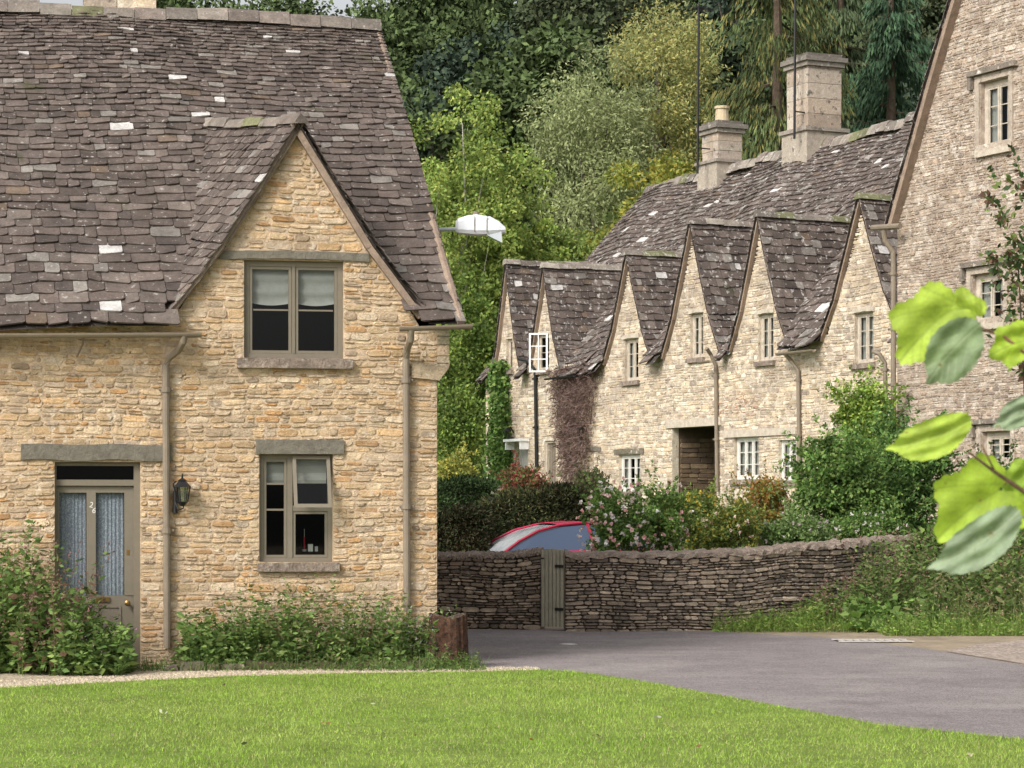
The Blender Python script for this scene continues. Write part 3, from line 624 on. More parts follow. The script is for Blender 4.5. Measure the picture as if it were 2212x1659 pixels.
# ================================================================ TALL GABLED HOUSE
f3=Frame(*P2(21.0,-.6,0)[:2],uang); P3=f3.P
tall=thing('gabled_house',P3(3.5,0,1.3),'tall weathered stone house with steep gable and mullioned windows','house')
pr3=[(0,14.3),(2.2,10.3),(3.62,7.5)]
V_a=f3.rect(2118,172,2180,322); V_b=f3.rect(2100,590,2168,700); V_c=f3.rect(2122,932,2184,1005)
ops=[V_a,V_b,V_c]
def iv3(z0,z1):
    if z1<7.7: return [(0,7)]
    h=halfw(pr3,z1)-.06; return [(3.5-h,3.5+h)] if h>.1 else []
m=MB(); backing(m,f3,[[(0,.2),(7,.2),(7,7.6),(0,7.6)],[(.05,7.6),(6.95,7.6),(5.7,10.3),(3.5,14.2),(1.3,10.3)]],ops,(.45,.37,.30))
stones(m,f3,1,14.1,iv3,ops,[(.44,.355,.275),(.49,.41,.335),(.38,.30,.23),(.53,.46,.385),(.31,.25,.20),(.45,.35,.26)],hr=(.04,.09),wr=(.07,.24),proud=(.003,.020),seed=31,tone=.22,gap=.012)
m.add([P3(0,0,.2),P3(0,9,.2),P3(0,9,7.6),P3(0,0,7.6)],[(0,1,2,3)],(.4,.34,.28)); m.add([P3(7,0,.2),P3(7,9,.2),P3(7,9,7.6),P3(7,0,7.6)],[(3,2,1,0)],(.4,.34,.28)); m.add([P3(0,9,.2),P3(7,9,.2),P3(7,9,7.6),P3(3.5,9,14.2),P3(0,9,7.6)],[(0,1,2,3,4)],(.4,.34,.28))
m.part('wall',tall,mat('rough_limestone',var=.3,scale=7,bump=1,bscale=18,bdist=.035,spots=((.17,.125,.10),8,.58,.66),spots2=((.60,.53,.46),4,.55,.68),weather=[((.29,.22,.17),.8,.46,.62,.55)]))
m=MB(); tb=MB(); dormer(m,tb,f3,3.5,pr3,-.22,9,rows=34,w=.3,seed=55,light=.1,tl=.035,drop=.12); m.part('roof',tall,M_tile2); tb.part('verge_trim',tall,M_verge)
for r,n,ro in ((V_a,2,3),(V_b,2,3),(V_c,2,3)):
    w=window(f3,tall,r,n,ro,M_cream,rec=.1,fw=.11,curtain='open',sill=True,sillmat=M_cream)
    m=MB(); m.rframe(f3,r[0]-.14,r[1]+.14,r[2]-.0,r[3]+.14,.13,-.035,.09,(.44,.37,.3)); m.box(f3,r[0]-.3,r[1]+.3,-.12,.02,r[3]+.15,r[3]+.25,(.2,.17,.14)); m.box(f3,r[0]-.3,r[0]-.2,-.1,.02,r[3]-.1,r[3]+.15,(.2,.17,.14)); m.part('hood_mould',w,M_stonew)
def TP(px,py,d): a,z=f3.hit(px,py,d); return P3(a,d,z)
pipe_run(tall,[TP(1908,498,-.3),TP(1912,520,-.25),TP(1929,545,-.1),TP(1930,570,-.08),TP(1930,930,-.08)],.055)
m=MB(); m.tube([TP(1885,492,-.28),TP(1945,488,-.28)],.06,8); m.part('gutter',tall,M_pipe)
pipe_run(tall,[TP(1884,758,-.3),TP(1900,765,-.2),TP(1912,785,-.1),TP(1914,930,-.08)],.045)
# ================================================================ GROUND, ROAD, LAWN
xs=np.unique(np.concatenate([np.linspace(-500,-30,12),np.linspace(-30,-8,14),np.linspace(-8,14,56),np.linspace(14,45,16),np.linspace(45,500,12)]))
ys=np.unique(np.concatenate([np.linspace(-60,20,10),np.linspace(20,56,90),np.linspace(56,110,40),np.linspace(110,210,30),np.linspace(210,1200,10)]))
X,Y=np.meshgrid(xs,ys); Z=H(X,Y); V=np.stack([X,Y,Z],-1).reshape(-1,3); nx=len(xs); ny=len(ys)
i=np.arange(nx-1);j=np.arange(ny-1); I,J=np.meshgrid(i,j); b=(J*nx+I).ravel(); Fq=np.stack([b,b+1,b+nx+1,b+nx],1)
C=np.tile(np.array([.08,.13,.03]),(len(V),1)); dirt=np.array([.30,.24,.17])
near=(V[:,1]<36.3)|((V[:,1]<40.5)&(V[:,0]<2.5)); k=np.where(near)[0]; C[k]=dirt
C[(V[:,1]>84)]=(.03,.045,.015)
place(npmesh('ground',V,Fq,C,[M_ground]),'ground',None,(0,0,0),kind='structure')
def sheet(name,pts,z,m):
    mb=MB(); mb.add([(x,y,z) for x,y in pts],[tuple(range(len(pts)))]); me=mb.mesh(name,[m]); return place(me,name,None,(0,0,0),kind='structure')
edge=[(-9,22.8),(-5.0,24.3),(-3.0,26.0),(-1.7,26.5),(-.54,26.75),(.3,27.0),(.7,26.75),(1.37,25.1),(2.1,22.9),(2.97,20.2),(3.87,18.9),(6,16.8),(9,15.5)]
sheet('road',[G(925,1362),G(1230,1360),G(1520,1364),G(1800,1378),G(2000,1402),G(2260,1445),(9,24),(12,10),(12,-4),(-3,-4),(-2,22),(-.9,27),G(940,1440)][::-1],.004,M_asph)
lp=[(-9,-4)]+[(12,-4),(12,14.5)]+edge[::-1]; sheet('lawn',lp,.022,M_lawn)
lx_=np.array([e[0] for e in edge]); ly_=np.array([e[1] for e in edge])
mb=MB(); 
for a,b_ in zip(edge[:-1],edge[1:]): mb.add([(a[0],a[1],0),(b_[0],b_[1],0),(b_[0],b_[1],.022),(a[0],a[1],.022)],[(0,1,2,3)])
place(mb.mesh('lawn_edge',[M_soil]),'lawn_edge',None,(0,0,0),kind='structure')
sheet('gravel_path',[(-9,22.6),(-5,24.1),(-3,25.8),(-1.7,26.3),(-.54,26.55),(.3,26.85),(.25,27.1),(-.2,27.6),(-.6,28.0),(-2,28.2),(-6,28),(-9,27)],.009,M_grav)
n=12000; px_=NR.uniform(-6,.3,n); py_=NR.uniform(-.1,1.3,n)+np.interp(px_,lx_,ly_); kk=py_<27.7; px_=px_[kk];py_=py_[kk]; n=len(px_)
s_=NR.uniform(.006,.018,n)
base=np.stack([px_,py_,np.full(n,.006)],1); t3=NR.uniform(0,6.28,n)
Q=[base+np.stack([s_*np.cos(t3+q*2.1),s_*np.sin(t3+q*2.1),0*s_],1) for q in range(3)]+[base+np.stack([0*s_,0*s_,s_*1.1],1)]
Vp=np.stack(Q,1).reshape(-1,3); o=np.arange(n)*4; Ft=np.concatenate([np.stack([o+a_,o+b_,o+3],1) for a_,b_ in ((0,1),(1,2),(2,0))]); cg=np.repeat(np.array([.54,.45,.33])*NR.uniform(.5,1.35,(n,1)),4,0)
place(npmesh('gravel',Vp,Ft,cg,[M_attr]),'gravel',None,(0,0,0),kind='stuff')
gp=[G(2040,1408),G(2120,1392),G(2320,1374),G(2420,1440),G(2230,1438)]; sheet('gravel_path',gp,.008,mat('pink_gravel',var=.3,scale=4,bump=1,bscale=60,color=(.40,.33,.28),cells=30))
mb=MB(); pts=[]; 
for i_,s in enumerate((-2.95,-2.2,-1.4,-.7,0.0,.3)):
    pts.append([f1.P(s,-.8 if 0<i_<5 else -.7,.0),f1.P(s,-.6,.10),f1.P(s,-.02,.16)])
for a,b_ in zip(pts[:-1],pts[1:]): mb.add(a+b_,[(0,3,4,1),(1,4,5,2)])
place(mb.mesh('flower_bed',[M_soil]),'flower_bed',None,(0,0,0),kind='structure')
m=MB(); r=random.Random(4)
x=-3.1
while x<-2.2:
    w=r.uniform(.14,.3); hh_=r.uniform(.07,.12); y0=-.72-r.uniform(0,.05)
    m.add([P(x,y0,0),P(x+w-.01,y0,0),P(x+w-.03,y0+.02,hh_),P(x+.02,y0+.03,hh_*.9),P(x,y0+.16,0),P(x+w-.01,y0+.16,0),P(x+w-.03,y0+.13,hh_),P(x+.02,y0+.14,hh_*.9)],[(0,1,2,3),(1,5,6,2),(5,4,7,6),(4,0,3,7),(3,2,6,7)],tuple(q*r.uniform(.7,1.1) for q in (.15,.12,.085))); x+=w
m.top('stone_edging',f1.P(-2.7,-.75,0),'low edging of rough stones beside the flower bed','edging',M_stone)
m=MB(); g0=G(1885,1386); fg=Frame(g0[0],g0[1],.05)
m.box(fg,-.48,.48,-.24,.24,.0,.012,(.03,.03,.03))
for q in range(9): x=-.44+q*.105; m.box(fg,x,x+.05,-.22,.22,.012,.022,(.5,.46,.42))
m.box(fg,-.5,.5,-.29,-.22,.012,.024,(.5,.46,.42)); m.box(fg,-.5,.5,.22,.29,.012,.024,(.5,.46,.42))
m.top('drain_grate',(g0[0],g0[1],0),'cast iron drain grating set at the road edge','drain',M_attr)
m=MB(); g0=G(1228,1393); m.tube([(g0[0],g0[1],.004),(g0[0],g0[1],.012)],.12,16,(.45,.42,.4)); m.tube([(g0[0],g0[1],.012),(g0[0],g0[1],.016)],.09,16,(.6,.57,.55)); m.top('water_cover',(g0[0],g0[1],0),'small round metal service cover in the road','cover',M_attr)
# ================================================================ GARDEN WALL + GATE
class CF:
    def __init__(s,pts,zb,zt_):
        s.p=[np.array(p,float) for p in pts]; s.L=[0]
        for a,b_ in zip(s.p[:-1],s.p[1:]): s.L.append(s.L[-1]+np.linalg.norm(b_-a))
        s.zb=zb; s.zt=zt_; s.len=s.L[-1]; s.X=[p[0] for p in s.p]; s.Y=[p[1] for p in s.p]
    def P(s,a,d,z):
        x=np.interp(a,s.L,s.X);y=np.interp(a,s.L,s.Y); x2=np.interp(a+.05,s.L,s.X)-np.interp(a-.05,s.L,s.X); y2=np.interp(a+.05,s.L,s.Y)-np.interp(a-.05,s.L,s.Y)
        l=math.hypot(x2,y2); nx_,ny_=-y2/l,x2/l; t=np.interp(a,s.L,s.zt); return (float(x+nx_*d),float(y+ny_*d),float(z*t/1.16))
def smoothpts(pts,n=24):
    P_=np.array(pts,float); t=np.arange(len(P_)); tt=np.linspace(0,len(P_)-1,n); out=[]
    for q in tt:
        i_=int(min(q,len(P_)-2)); u=q-i_; p0=P_[max(i_-1,0)];p1=P_[i_];p2=P_[i_+1];p3=P_[min(i_+2,len(P_)-1)]
        out.append(.5*((2*p1)+(-p0+p2)*u+(2*p0-5*p1+4*p2-p3)*u*u+(-p0+3*p1-3*p2+p3)*u**3))
    return np.array(out)
def gwall(pts,label,seed):
    S=smoothpts(pts,24); cf=CF(S[:,:2],0,S[:,2]); m=MB(); L=cf.len; loc=(float(S[0,0]),float(S[0,1]),0)
    N_=30
    for i_ in range(N_):
        a=L*i_/N_; b_=L*(i_+1)/N_; m.add([cf.P(a,.01,-.3),cf.P(b_,.01,-.3),cf.P(b_,.01,1.1),cf.P(a,.01,1.1),cf.P(a,.36,-.3),cf.P(b_,.36,-.3),cf.P(b_,.36,1.1),cf.P(a,.36,1.1)],[(0,1,2,3),(4,7,6,5)],(.06,.048,.038))
    for a in (0,L): m.add([cf.P(a,.01,-.3),cf.P(a,.36,-.3),cf.P(a,.36,1.1),cf.P(a,.01,1.1)],[(0,1,2,3)],(.25,.2,.16))
    stones(m,cf,-.05,1.08,lambda a,b_:[(0,L)],[],PAL3,hr=(.028,.066),wr=(.05,.21),proud=(.01,.05),gap=.009,wob=.016,seed=seed,tone=.38)
    c=m.top('garden_wall',loc,label,'wall',M_dry); 
    k=MB(); r=random.Random(seed); n_=130; K=9; vs=[]
    for i_ in range(n_+1):
        a=L*i_/n_; jj=r.uniform(-.02,.02)
        for q in range(K):
            an=math.pi*q/(K-1); vs.append(cf.P(a,.18-.225*math.cos(an)+r.uniform(-.02,.02),1.07+(.08+jj)*math.sin(an)+(0 if q not in (0,K-1) else -.02+jj)+r.uniform(-.014,.014)))
    k.add(vs,[(i_*K+q,i_*K+q+1,(i_+1)*K+q+1,(i_+1)*K+q) for i_ in range(n_) for q in range(K-1)]+[tuple(range(K)),tuple(range(n_*K,(n_+1)*K))])
    k.part('coping',c,M_mortar)
def wp(px,Yd,py): return ((px-CX)/F*Yd,Yd,CZ+(HY-py)/F*Yd)
gwall([wp(880,36.9,1192),wp(1000,36.8,1191),wp(1090,36.6,1190),wp(1168,36.5,1182)],'dark dry stone wall joining the cottage corner to the gate',61)
gwall([wp(1221,35.9,1188),wp(1400,36.0,1190),wp(1600,36.6,1183),wp(1800,37.8,1168),wp(2050,40.2,1148),wp(2300,43,1125)],'long curving dry stone garden wall with rounded cap',62)
gx0=wp(1170,36.25,0);gx1=wp(1219,35.95,0); fg=Frame(gx0[0],gx0[1],math.atan2(gx1[1]-gx0[1],gx1[0]-gx0[0])); gl=math.hypot(gx1[0]-gx0[0],gx1[1]-gx0[1])
gt=thing('garden_gate',fg.P(gl/2,0,0),'taupe vertical board garden gate between two stone walls','gate')
m=MB(); nb=6
for q in range(nb): a=gl*q/nb; m.box(fg,a+.012,a+gl/nb-.012,-.015,.012,.06,1.17+.02*math.sin(math.pi*(q+.5)/nb))
m.part('boards',gt,M_gate); m=MB(); m.box(fg,0,gl,.013,.045,.25,.35); m.box(fg,0,gl,.013,.045,.9,1.0); m.part('rails',gt,M_timber)
m=MB(); m.box(fg,gl-.16,gl,-.03,-.017,.3,.34); m.box(fg,gl-.16,gl,-.03,-.017,.92,.96); m.tube([fg.P(.05,-.018,1.05),fg.P(.05,-.06,1.05)],.012,6); m.part('hinge',gt,M_black)
# ================================================================ CAR
ac=math.radians(18); fc=Frame((985-CX)/F*41.5,41.2,ac); car=thing('parked_car',fc.P(2,.8,.15),'red hatchback car parked behind the garden wall','car')
zo=.09; M_red=mat('red_car_paint',rough=.25,var=.03,bump=0,color=(.40,.02,.06),spec=.6); M_cg=mat('car_glass',rough=.06,var=0,bump=0,color=(.06,.09,.16),spec=1.0)
M_ws=mat('windscreen_painted_reflection',rough=.1,var=.35,scale=2.2,bump=0,color=(.42,.44,.46),spec=1.0)  # pale grey base colour paints the sky's reflection onto the windscreen
m=MB(); st=[(0,.45,.6,.6),(.12,.72,.7,.68),(.5,.8,.84,.78),(.9,.83,.93,.84),(1.3,.84,.96,.85),(2.6,.84,.99,.85),(3.5,.83,1.0,.83),(3.9,.78,.95,.78),(4.02,.7,.6,.7)]
vs=[];K=8
for (x,w_,zt_,wt) in st:
    for (a,b_) in ((-w_*.95,.22),(-w_,.45),(-w_,zt_*.82),(-wt*.92,zt_),(wt*.92,zt_),(w_,zt_*.82),(w_,.45),(w_*.95,.22)): vs.append(fc.P(x,.85+a,zo+b_))
m.add(vs,[(i_*K+q,i_*K+(q+1)%K,(i_+1)*K+(q+1)%K,(i_+1)*K+q) for i_ in range(len(st)-1) for q in range(K)]+[tuple(range(K))[::-1],tuple(range((len(st)-1)*K,len(st)*K))]); m.part('body',car,M_red,smooth=True)
cab=[(.85,.93,.76),(1.15,1.13,.70),(1.5,1.30,.65),(1.9,1.40,.61),(2.35,1.44,.60),(2.95,1.41,.60),(3.5,1.26,.62),(3.9,.98,.72)]
m=MB(); vs=[]; nc=len(cab)
for (x,z_,wt) in cab:
    for (a,b_) in ((-.78,.9),(-wt,z_-.03),(-wt*.85,z_),(wt*.85,z_),(wt,z_-.03),(.78,.9)): vs.append(fc.P(x,.85+a,zo+b_))
m.add(vs,[(i_*6+q,i_*6+(q+1)%6,(i_+1)*6+(q+1)%6,(i_+1)*6+q) for i_ in range(nc-1) for q in range(5) if not (i_<3 and q==2)]); m.part('window',car,M_cg,smooth=False)
m=MB(); m.add([fc.P(x,.85+sg*wt*.85,zo+z_+.002) for (x,z_,wt) in cab[:4] for sg in (-1,1)],[(0,1,3,2),(2,3,5,4),(4,5,7,6)]); m.part('windscreen',car,M_ws,smooth=True)
m=MB(); vs=[]
for (x,z_,wt) in cab[3:7]:
    for a in (-1,-.5,0,.5,1): vs.append(fc.P(x-.02,.85+a*wt*1.03,zo+z_+.03-.03*abs(a)**3))
m.add(vs,[(i_*5+q,i_*5+q+1,i_*5+q+6,i_*5+q+5) for i_ in range(3) for q in range(4)])
for sg in (-1,1):
    m.tube([fc.P(x,.85+sg*wt,zo+z_+.005) for x,z_,wt in cab],.026,6); m.tube([fc.P(2.5,.85+sg*.79,zo+.95),fc.P(2.4,.85+sg*.6,zo+1.42)],.03,6)
m.part('roof',car,M_red)
M_tyre=mat('tyre',var=.1,bump=.1,color=(.02,.02,.02)); M_rim=mat('rim',rough=.4,var=0,bump=0,color=(.4,.4,.42),metal=.6)
for x in (.75,3.2):
    for a in (.02,1.52): 
        m=MB(); m.tube([fc.P(x,a,zo+.3),fc.P(x,a+.18,zo+.3)],.3,20); wh=m.part('wheel',car,M_tyre); m=MB(); m.tube([fc.P(x,a-.005,zo+.3),fc.P(x,a+.185,zo+.3)],.19,14); m.part('rim',wh,M_rim)
for a in (.25,1.45): m=MB(); m.tube([fc.P(.06,a,zo+.6),fc.P(.2,a,zo+.62)],[.1,.12],10); m.part('headlight',car,M_white)
# ================================================================ STREET LAMP (bracketed off the gable end wall)
YL=30.5; l=lambda px,py,Yd=YL: W(px,py,Yd)
pb=l(884,500); lamp=thing('street_lamp',pb,'white street lamp head on a short arm by the cottage roof','street lamp')
m=MB(); m.tube([(pb[0]-.03,pb[1],pb[2]-.12),(pb[0]-.03,pb[1],pb[2]+.1)],.04,8); m.tube([l(884,500),l(942,496),l(990,494)],.022,8); m.part('arm',lamp,mat('galvanised_steel',rough=.45,var=.1,bump=.05,color=(.5,.55,.58),metal=.3))
m=MB(); sec=[(984,500,480,.06),(990,504,473,.10),(1010,506,467,.12),(1030,508,465,.13),(1060,507,470,.13),(1078,505,480,.12),(1092,503,492,.10)]; vs=[];K=8
prof_=[(1,.1),(.98,.7),(.72,1),(-.72,1),(-.98,.7),(-1,.1),(-.8,-.2),(.8,-.2)]
for (x,yb,yt,w_) in sec:
    for (a,b_) in prof_:
        p=l(x,(yb-4)-(yb-yt-4)*b_ if b_>0 else yb); vs.append((p[0],p[1]+w_*a,p[2]))
m.add(vs,[(i_*K+q,i_*K+(q+1)%K,(i_+1)*K+(q+1)%K,(i_+1)*K+q) for i_ in range(len(sec)-1) for q in range(K)]+[tuple(range(K)),tuple(range((len(sec)-1)*K,len(sec)*K))]); hd=m.part('lamp_head',lamp,mat('lamp_shell',rough=.4,var=.06,bump=0,color=(.68,.71,.75),spec=.4),smooth=False)
m=MB(); fl=Frame(l(1055,0)[0],YL,0); z_=l(0,503)[2]; m.add([fl.P(-.01,-.1,z_-.04),fl.P(.17,-.1,z_-.13),fl.P(.17,.1,z_-.13),fl.P(-.01,.1,z_-.04),fl.P(-.01,-.1,z_+.01),fl.P(.16,-.1,z_+.01),fl.P(.16,.1,z_+.01),fl.P(-.01,.1,z_+.01)],[(0,1,5,4),(1,2,6,5),(2,3,7,6),(3,0,4,7),(4,5,6,7),(3,2,1,0)]); m.part('lens',hd,mat('lamp_lens',rough=.2,var=0,bump=0,color=(.5,.54,.58)))
m=MB(); m.box(fl,-.17,-.16,-.134,-.128,z_,z_+.19); m.box(fl,-.02,-.012,-.136,-.128,z_-.01,z_+.19); m.part('seam',hd,M_timber)
m=MB(); m.tube([l(1028,467),l(1028,457)],[.045,.03],10); m.part('photocell',hd,M_pipe)
# ================================================================ TREE STUMP
sp=np.array(f1.P(.04,-.55,.06)); m=MB(); r=random.Random(8); n_=40; lv=12; vs=[]; Rr=[1+.05*math.sin(q*.63)+.035*math.sin(q*2.3)+r.uniform(-.025,.025) for q in range(n_)]
for i_ in range(lv):
    t=i_/(lv-1); zz_=.52*t
    for q in range(n_):
        a=2*math.pi*q/n_; rr=.205*Rr[q]*(1.08-.1*t+r.uniform(-.012,.012)); vs.append((sp[0]+rr*math.cos(a),sp[1]+rr*math.sin(a),sp[2]+zz_+(.025*math.sin(a*2+1)+r.uniform(-.012,.012) if i_==lv-1 else 0)))
m.add(vs,[(i_*n_+q,i_*n_+(q+1)%n_,(i_+1)*n_+(q+1)%n_,(i_+1)*n_+q) for i_ in range(lv-1) for q in range(n_)],(.10,.05,.03))
tv=vs[-n_:]; m.add([(sp[0],sp[1],sp[2]+.5)]+tv,[(0,1+q,1+(q+1)%n_) for q in range(n_)],(.15,.11,.08))
m.top('tree_stump',tuple(sp),'reddish brown cut tree stump standing at the cottage corner','stump',mat('stump_bark',var=.6,scale=9,bump=1,bscale=16,bdist=.05,spots=((.035,.022,.016),10,.5,.6)))
# ================================================================ VEGETATION
LK=1.5
def unit(n):
    v=NR.normal(size=(n,3)); return v/np.linalg.norm(v,axis=1,keepdims=True)
def lq(Pp,A,size,asp):
    n=len(Pp); a=A/np.maximum(np.linalg.norm(A,axis=1,keepdims=True),1e-6); b=np.cross(a,unit(n)); b/=np.maximum(np.linalg.norm(b,axis=1,keepdims=True),1e-6)
    L=(size*NR.uniform(.6,1.35,n))[:,None]; V=np.stack([Pp,Pp+a*L*.5+b*L*asp*.5,Pp+a*L,Pp+a*L*.5-b*L*asp*.5],1).reshape(-1,3)
    return V
def qf(n): o=np.arange(n)*4; return np.stack([o,o+1,o+2,o+3],1)
def colors(n,pal,tone,j=.2):
    p=np.array(pal)[NR.integers(0,len(pal),n)]; p=np.where(p.max(1,keepdims=True)<.3,p*LK,p); return np.minimum(.85,p*tone[:,None]*NR.uniform(1-j,1+j,(n,1)))
def cloud(n,cen,rad,ncl,cr,size,asp,pal,droop=.2,fill=.35,tonev=.3,zs=.8):
    d=unit(ncl); rr=NR.uniform(fill,1,ncl)**.6; cc=np.array(cen)+d*rr[:,None]*np.array(rad); cs=cr*NR.uniform(.6,1.35,ncl); tn=NR.uniform(1-tonev,1+tonev,ncl)
    k=NR.integers(0,ncl,n); dd=unit(n); q=NR.uniform(0,1,n)**.42; Pp=cc[k]+dd*(cs[k]*q)[:,None]*np.array([1,1,zs])
    A=dd*.7+unit(n)*.8+np.array([0,0,-droop]); return lq(Pp,A,size,asp),np.repeat(colors(n,pal,tn[k]),4,0),cc
def limbs(base,top,r0,cc,nl,col=(.12,.10,.08)):
    m=MB(); b=Vector(base);t=Vector(top); pts=[b.lerp(t,q/5)+Vector((R.uniform(-.02,.02)*(t-b).length*.5*(q>0),R.uniform(-.02,.02)*(t-b).length*.5*(q>0),0)) for q in range(6)]
    m.tube(pts,[r0*(1-.8*q/5) for q in range(6)],8,col)
    idx=list(range(len(cc))); R.shuffle(idx)
    for q in idx[:nl]:
        e=Vector(cc[q]); f_=R.uniform(.25,.8); st_=b.lerp(t,f_); 
        if e.z<st_.z: st_=b.lerp(t,.25)
        mid=st_.lerp(e,.5)+Vector((0,0,.08*(e-st_).length)); m.tube([st_,mid,e],[r0*.4,r0*.22,r0*.06],5,col)
    return m
def tree(name,label,x,y,hgt,rad,n,ncl,cr,leaf,asp,pal,trunk=.22,tc=(.1,.085,.07),droop=.2,cenf=.62,group=None,zb=None,nl=14,fill=.35,tonev=.3,zs=.8,lm=None):
    z=h1(x,y)-.1 if zb is None else zb; e=thing(name,(x,y,z),label,'tree',group)
    V,C_,cc=cloud(n,(0,0,hgt*cenf),(rad[0],rad[1],hgt*(1-cenf)*.92),ncl,cr,leaf,asp,pal,droop,fill,tonev,zs)
    place(npmesh('crown',V,qf(n),C_,[lm or M_leaf]),'crown',e); m=limbs((0,0,0),(0,0,hgt*.86),trunk,cc,nl,tc)
    place(m.mesh('trunk',[M_bark]),'trunk',e); return e
def copytree(e,x,y,s,rot,label=None):
    z=h1(x,y)-.2; c=e.copy(); link(c); c.location=(x,y,z); c.scale=(s[0],s[0],s[1]); c.rotation_euler=(0,0,rot)
    if label: c['label']=label
    for ch in e.children: k=ch.copy(); link(k); k.parent=c
    return c
DK=[(.03,.044,.024),(.038,.056,.028),(.025,.038,.022),(.046,.064,.032)]  # forest leaf palettes lightened and desaturated, distance haze mixed into the colour
forest=[]
specs=[(DK,'dark green broadleaf tree on the wooded hillside'),([(.048,.06,.03),(.058,.07,.035),(.037,.05,.026)],'dark green broadleaf tree on the wooded hillside'),([(.052,.075,.028),(.065,.09,.034),(.044,.062,.026)],'mid green broadleaf tree on the wooded hillside'),([(.029,.044,.03),(.038,.055,.036)],'blue green dense tree on the wooded hillside')]
pos=[]
for Yd,off in ((100,0),(112,2),(125,1),(140,3),(158,0)):
    x=(250-CX)/F*Yd+off
    while x<(2330-CX)/F*Yd: pos.append((x+R.uniform(-1,1),Yd+R.uniform(-4,4))); x+=R.uniform(4.2,6.0)*(Yd/120)**.3
for i_,(x,y) in enumerate(pos):
    if i_<4:
        pal,lab=specs[i_]; forest.append(tree('forest_tree',lab,x,y,14.5,(3.6,3.6),18000,90,.95,.28,.6,pal,trunk=.3,group='trees on the wooded hillside',nl=26,lm=M_leafd,tonev=.4))
    else:
        kk=R.randrange(4); e=forest[kk]; pxx=CX+x/y*F; hs=R.uniform(.85,1.08)
        if y>118: hs*=(1.0 if 640<pxx<840 else 1.2)
        copytree(e,x,y,(R.uniform(.9,1.2),hs),R.uniform(0,6.28),specs[kk][1])
def TX(px,Yd): return (px-CX)/F*Yd
WL=[(.21,.235,.11),(.18,.21,.09),(.24,.26,.13),(.155,.185,.08)]
tree('willow_tree','pale olive green willow with rounded bushy crown',TX(1290,91),91,15.0,(2.6,2.3),52000,110,1.0,.17,.35,WL,droop=.35,cenf=.53,tonev=.25,fill=.55)
tree('willow_tree','tall pale yellow green willow with rounded crown',TX(1420,94),94,17.2,(2.5,2.3),52000,110,1.0,.17,.35,[(.26,.27,.10),(.215,.235,.09),(.28,.275,.10),(.18,.205,.08),(.28,.24,.08)],droop=.35,cenf=.58,tonev=.25,fill=.55)
tree('golden_tree','yellow green tree turning gold behind the roofs',TX(1420,84),84,12.2,(1.9,2),24000,60,.75,.16,.55,[(.22,.22,.04),(.17,.20,.04),(.26,.23,.045),(.11,.15,.03)],cenf=.6)
BR=[(.18,.25,.06),(.215,.275,.065),(.14,.205,.05),(.25,.28,.07)]
tree('birch_tree','airy yellow green birch with thin pale trunk',TX(1000,78),78,14.3,(2.3,2.0),38000,190,.55,.125,.6,BR,trunk=.09,tc=(.45,.42,.38),droop=.5,cenf=.52,nl=30,fill=.1,tonev=.35)
tree('birch_tree','tall airy green birch beside the terrace end',TX(1100,80),80,12.4,(2.3,1.8),30000,150,.6,.13,.6,BR,trunk=.08,tc=(.4,.38,.34),droop=.5,cenf=.52,fill=.1,tonev=.35)
tree('birch_tree','slender green birch beside the terrace end',TX(1190,80),80,10.8,(1.8,1.6),20000,110,.5,.14,.6,BR,trunk=.07,tc=(.4,.38,.34),droop=.5,cenf=.55,fill=.1)
tree('birch_tree','small bright green birch behind the cottage roof',TX(915,74),74,11.2,(1.5,1.5),14000,80,.5,.135,.6,BR,trunk=.07,tc=(.4,.38,.34),droop=.5,cenf=.55,fill=.1)
MG=[(.10,.155,.032),(.125,.185,.037),(.07,.115,.027),(.17,.22,.047)]
tree('small_tree','mid green leafy tree beside the end cottage',TX(1000,73),73,7.6,(1.2,1.2),14000,60,.45,.13,.6,MG,trunk=.08,cenf=.5,fill=.2)
tree('small_tree','leafy green tree at the lane beside the cottages',TX(955,66),66,5.4,(.75,.9),10000,50,.38,.12,.6,MG,trunk=.08,cenf=.45,fill=.2)
tree('small_tree','dense green tree rising behind the small birch',TX(1130,84),84,7.5,(2.2,1.5),12000,50,.6,.16,.6,MG,trunk=.1,cenf=.5,fill=.2)
tree('small_tree','dense dark green tree behind the terrace roofs',TX(1290,88),88,9.5,(2.2,1.6),12000,50,.7,.18,.6,[(.08,.12,.035),(.11,.15,.04)],trunk=.1,cenf=.5,fill=.2)
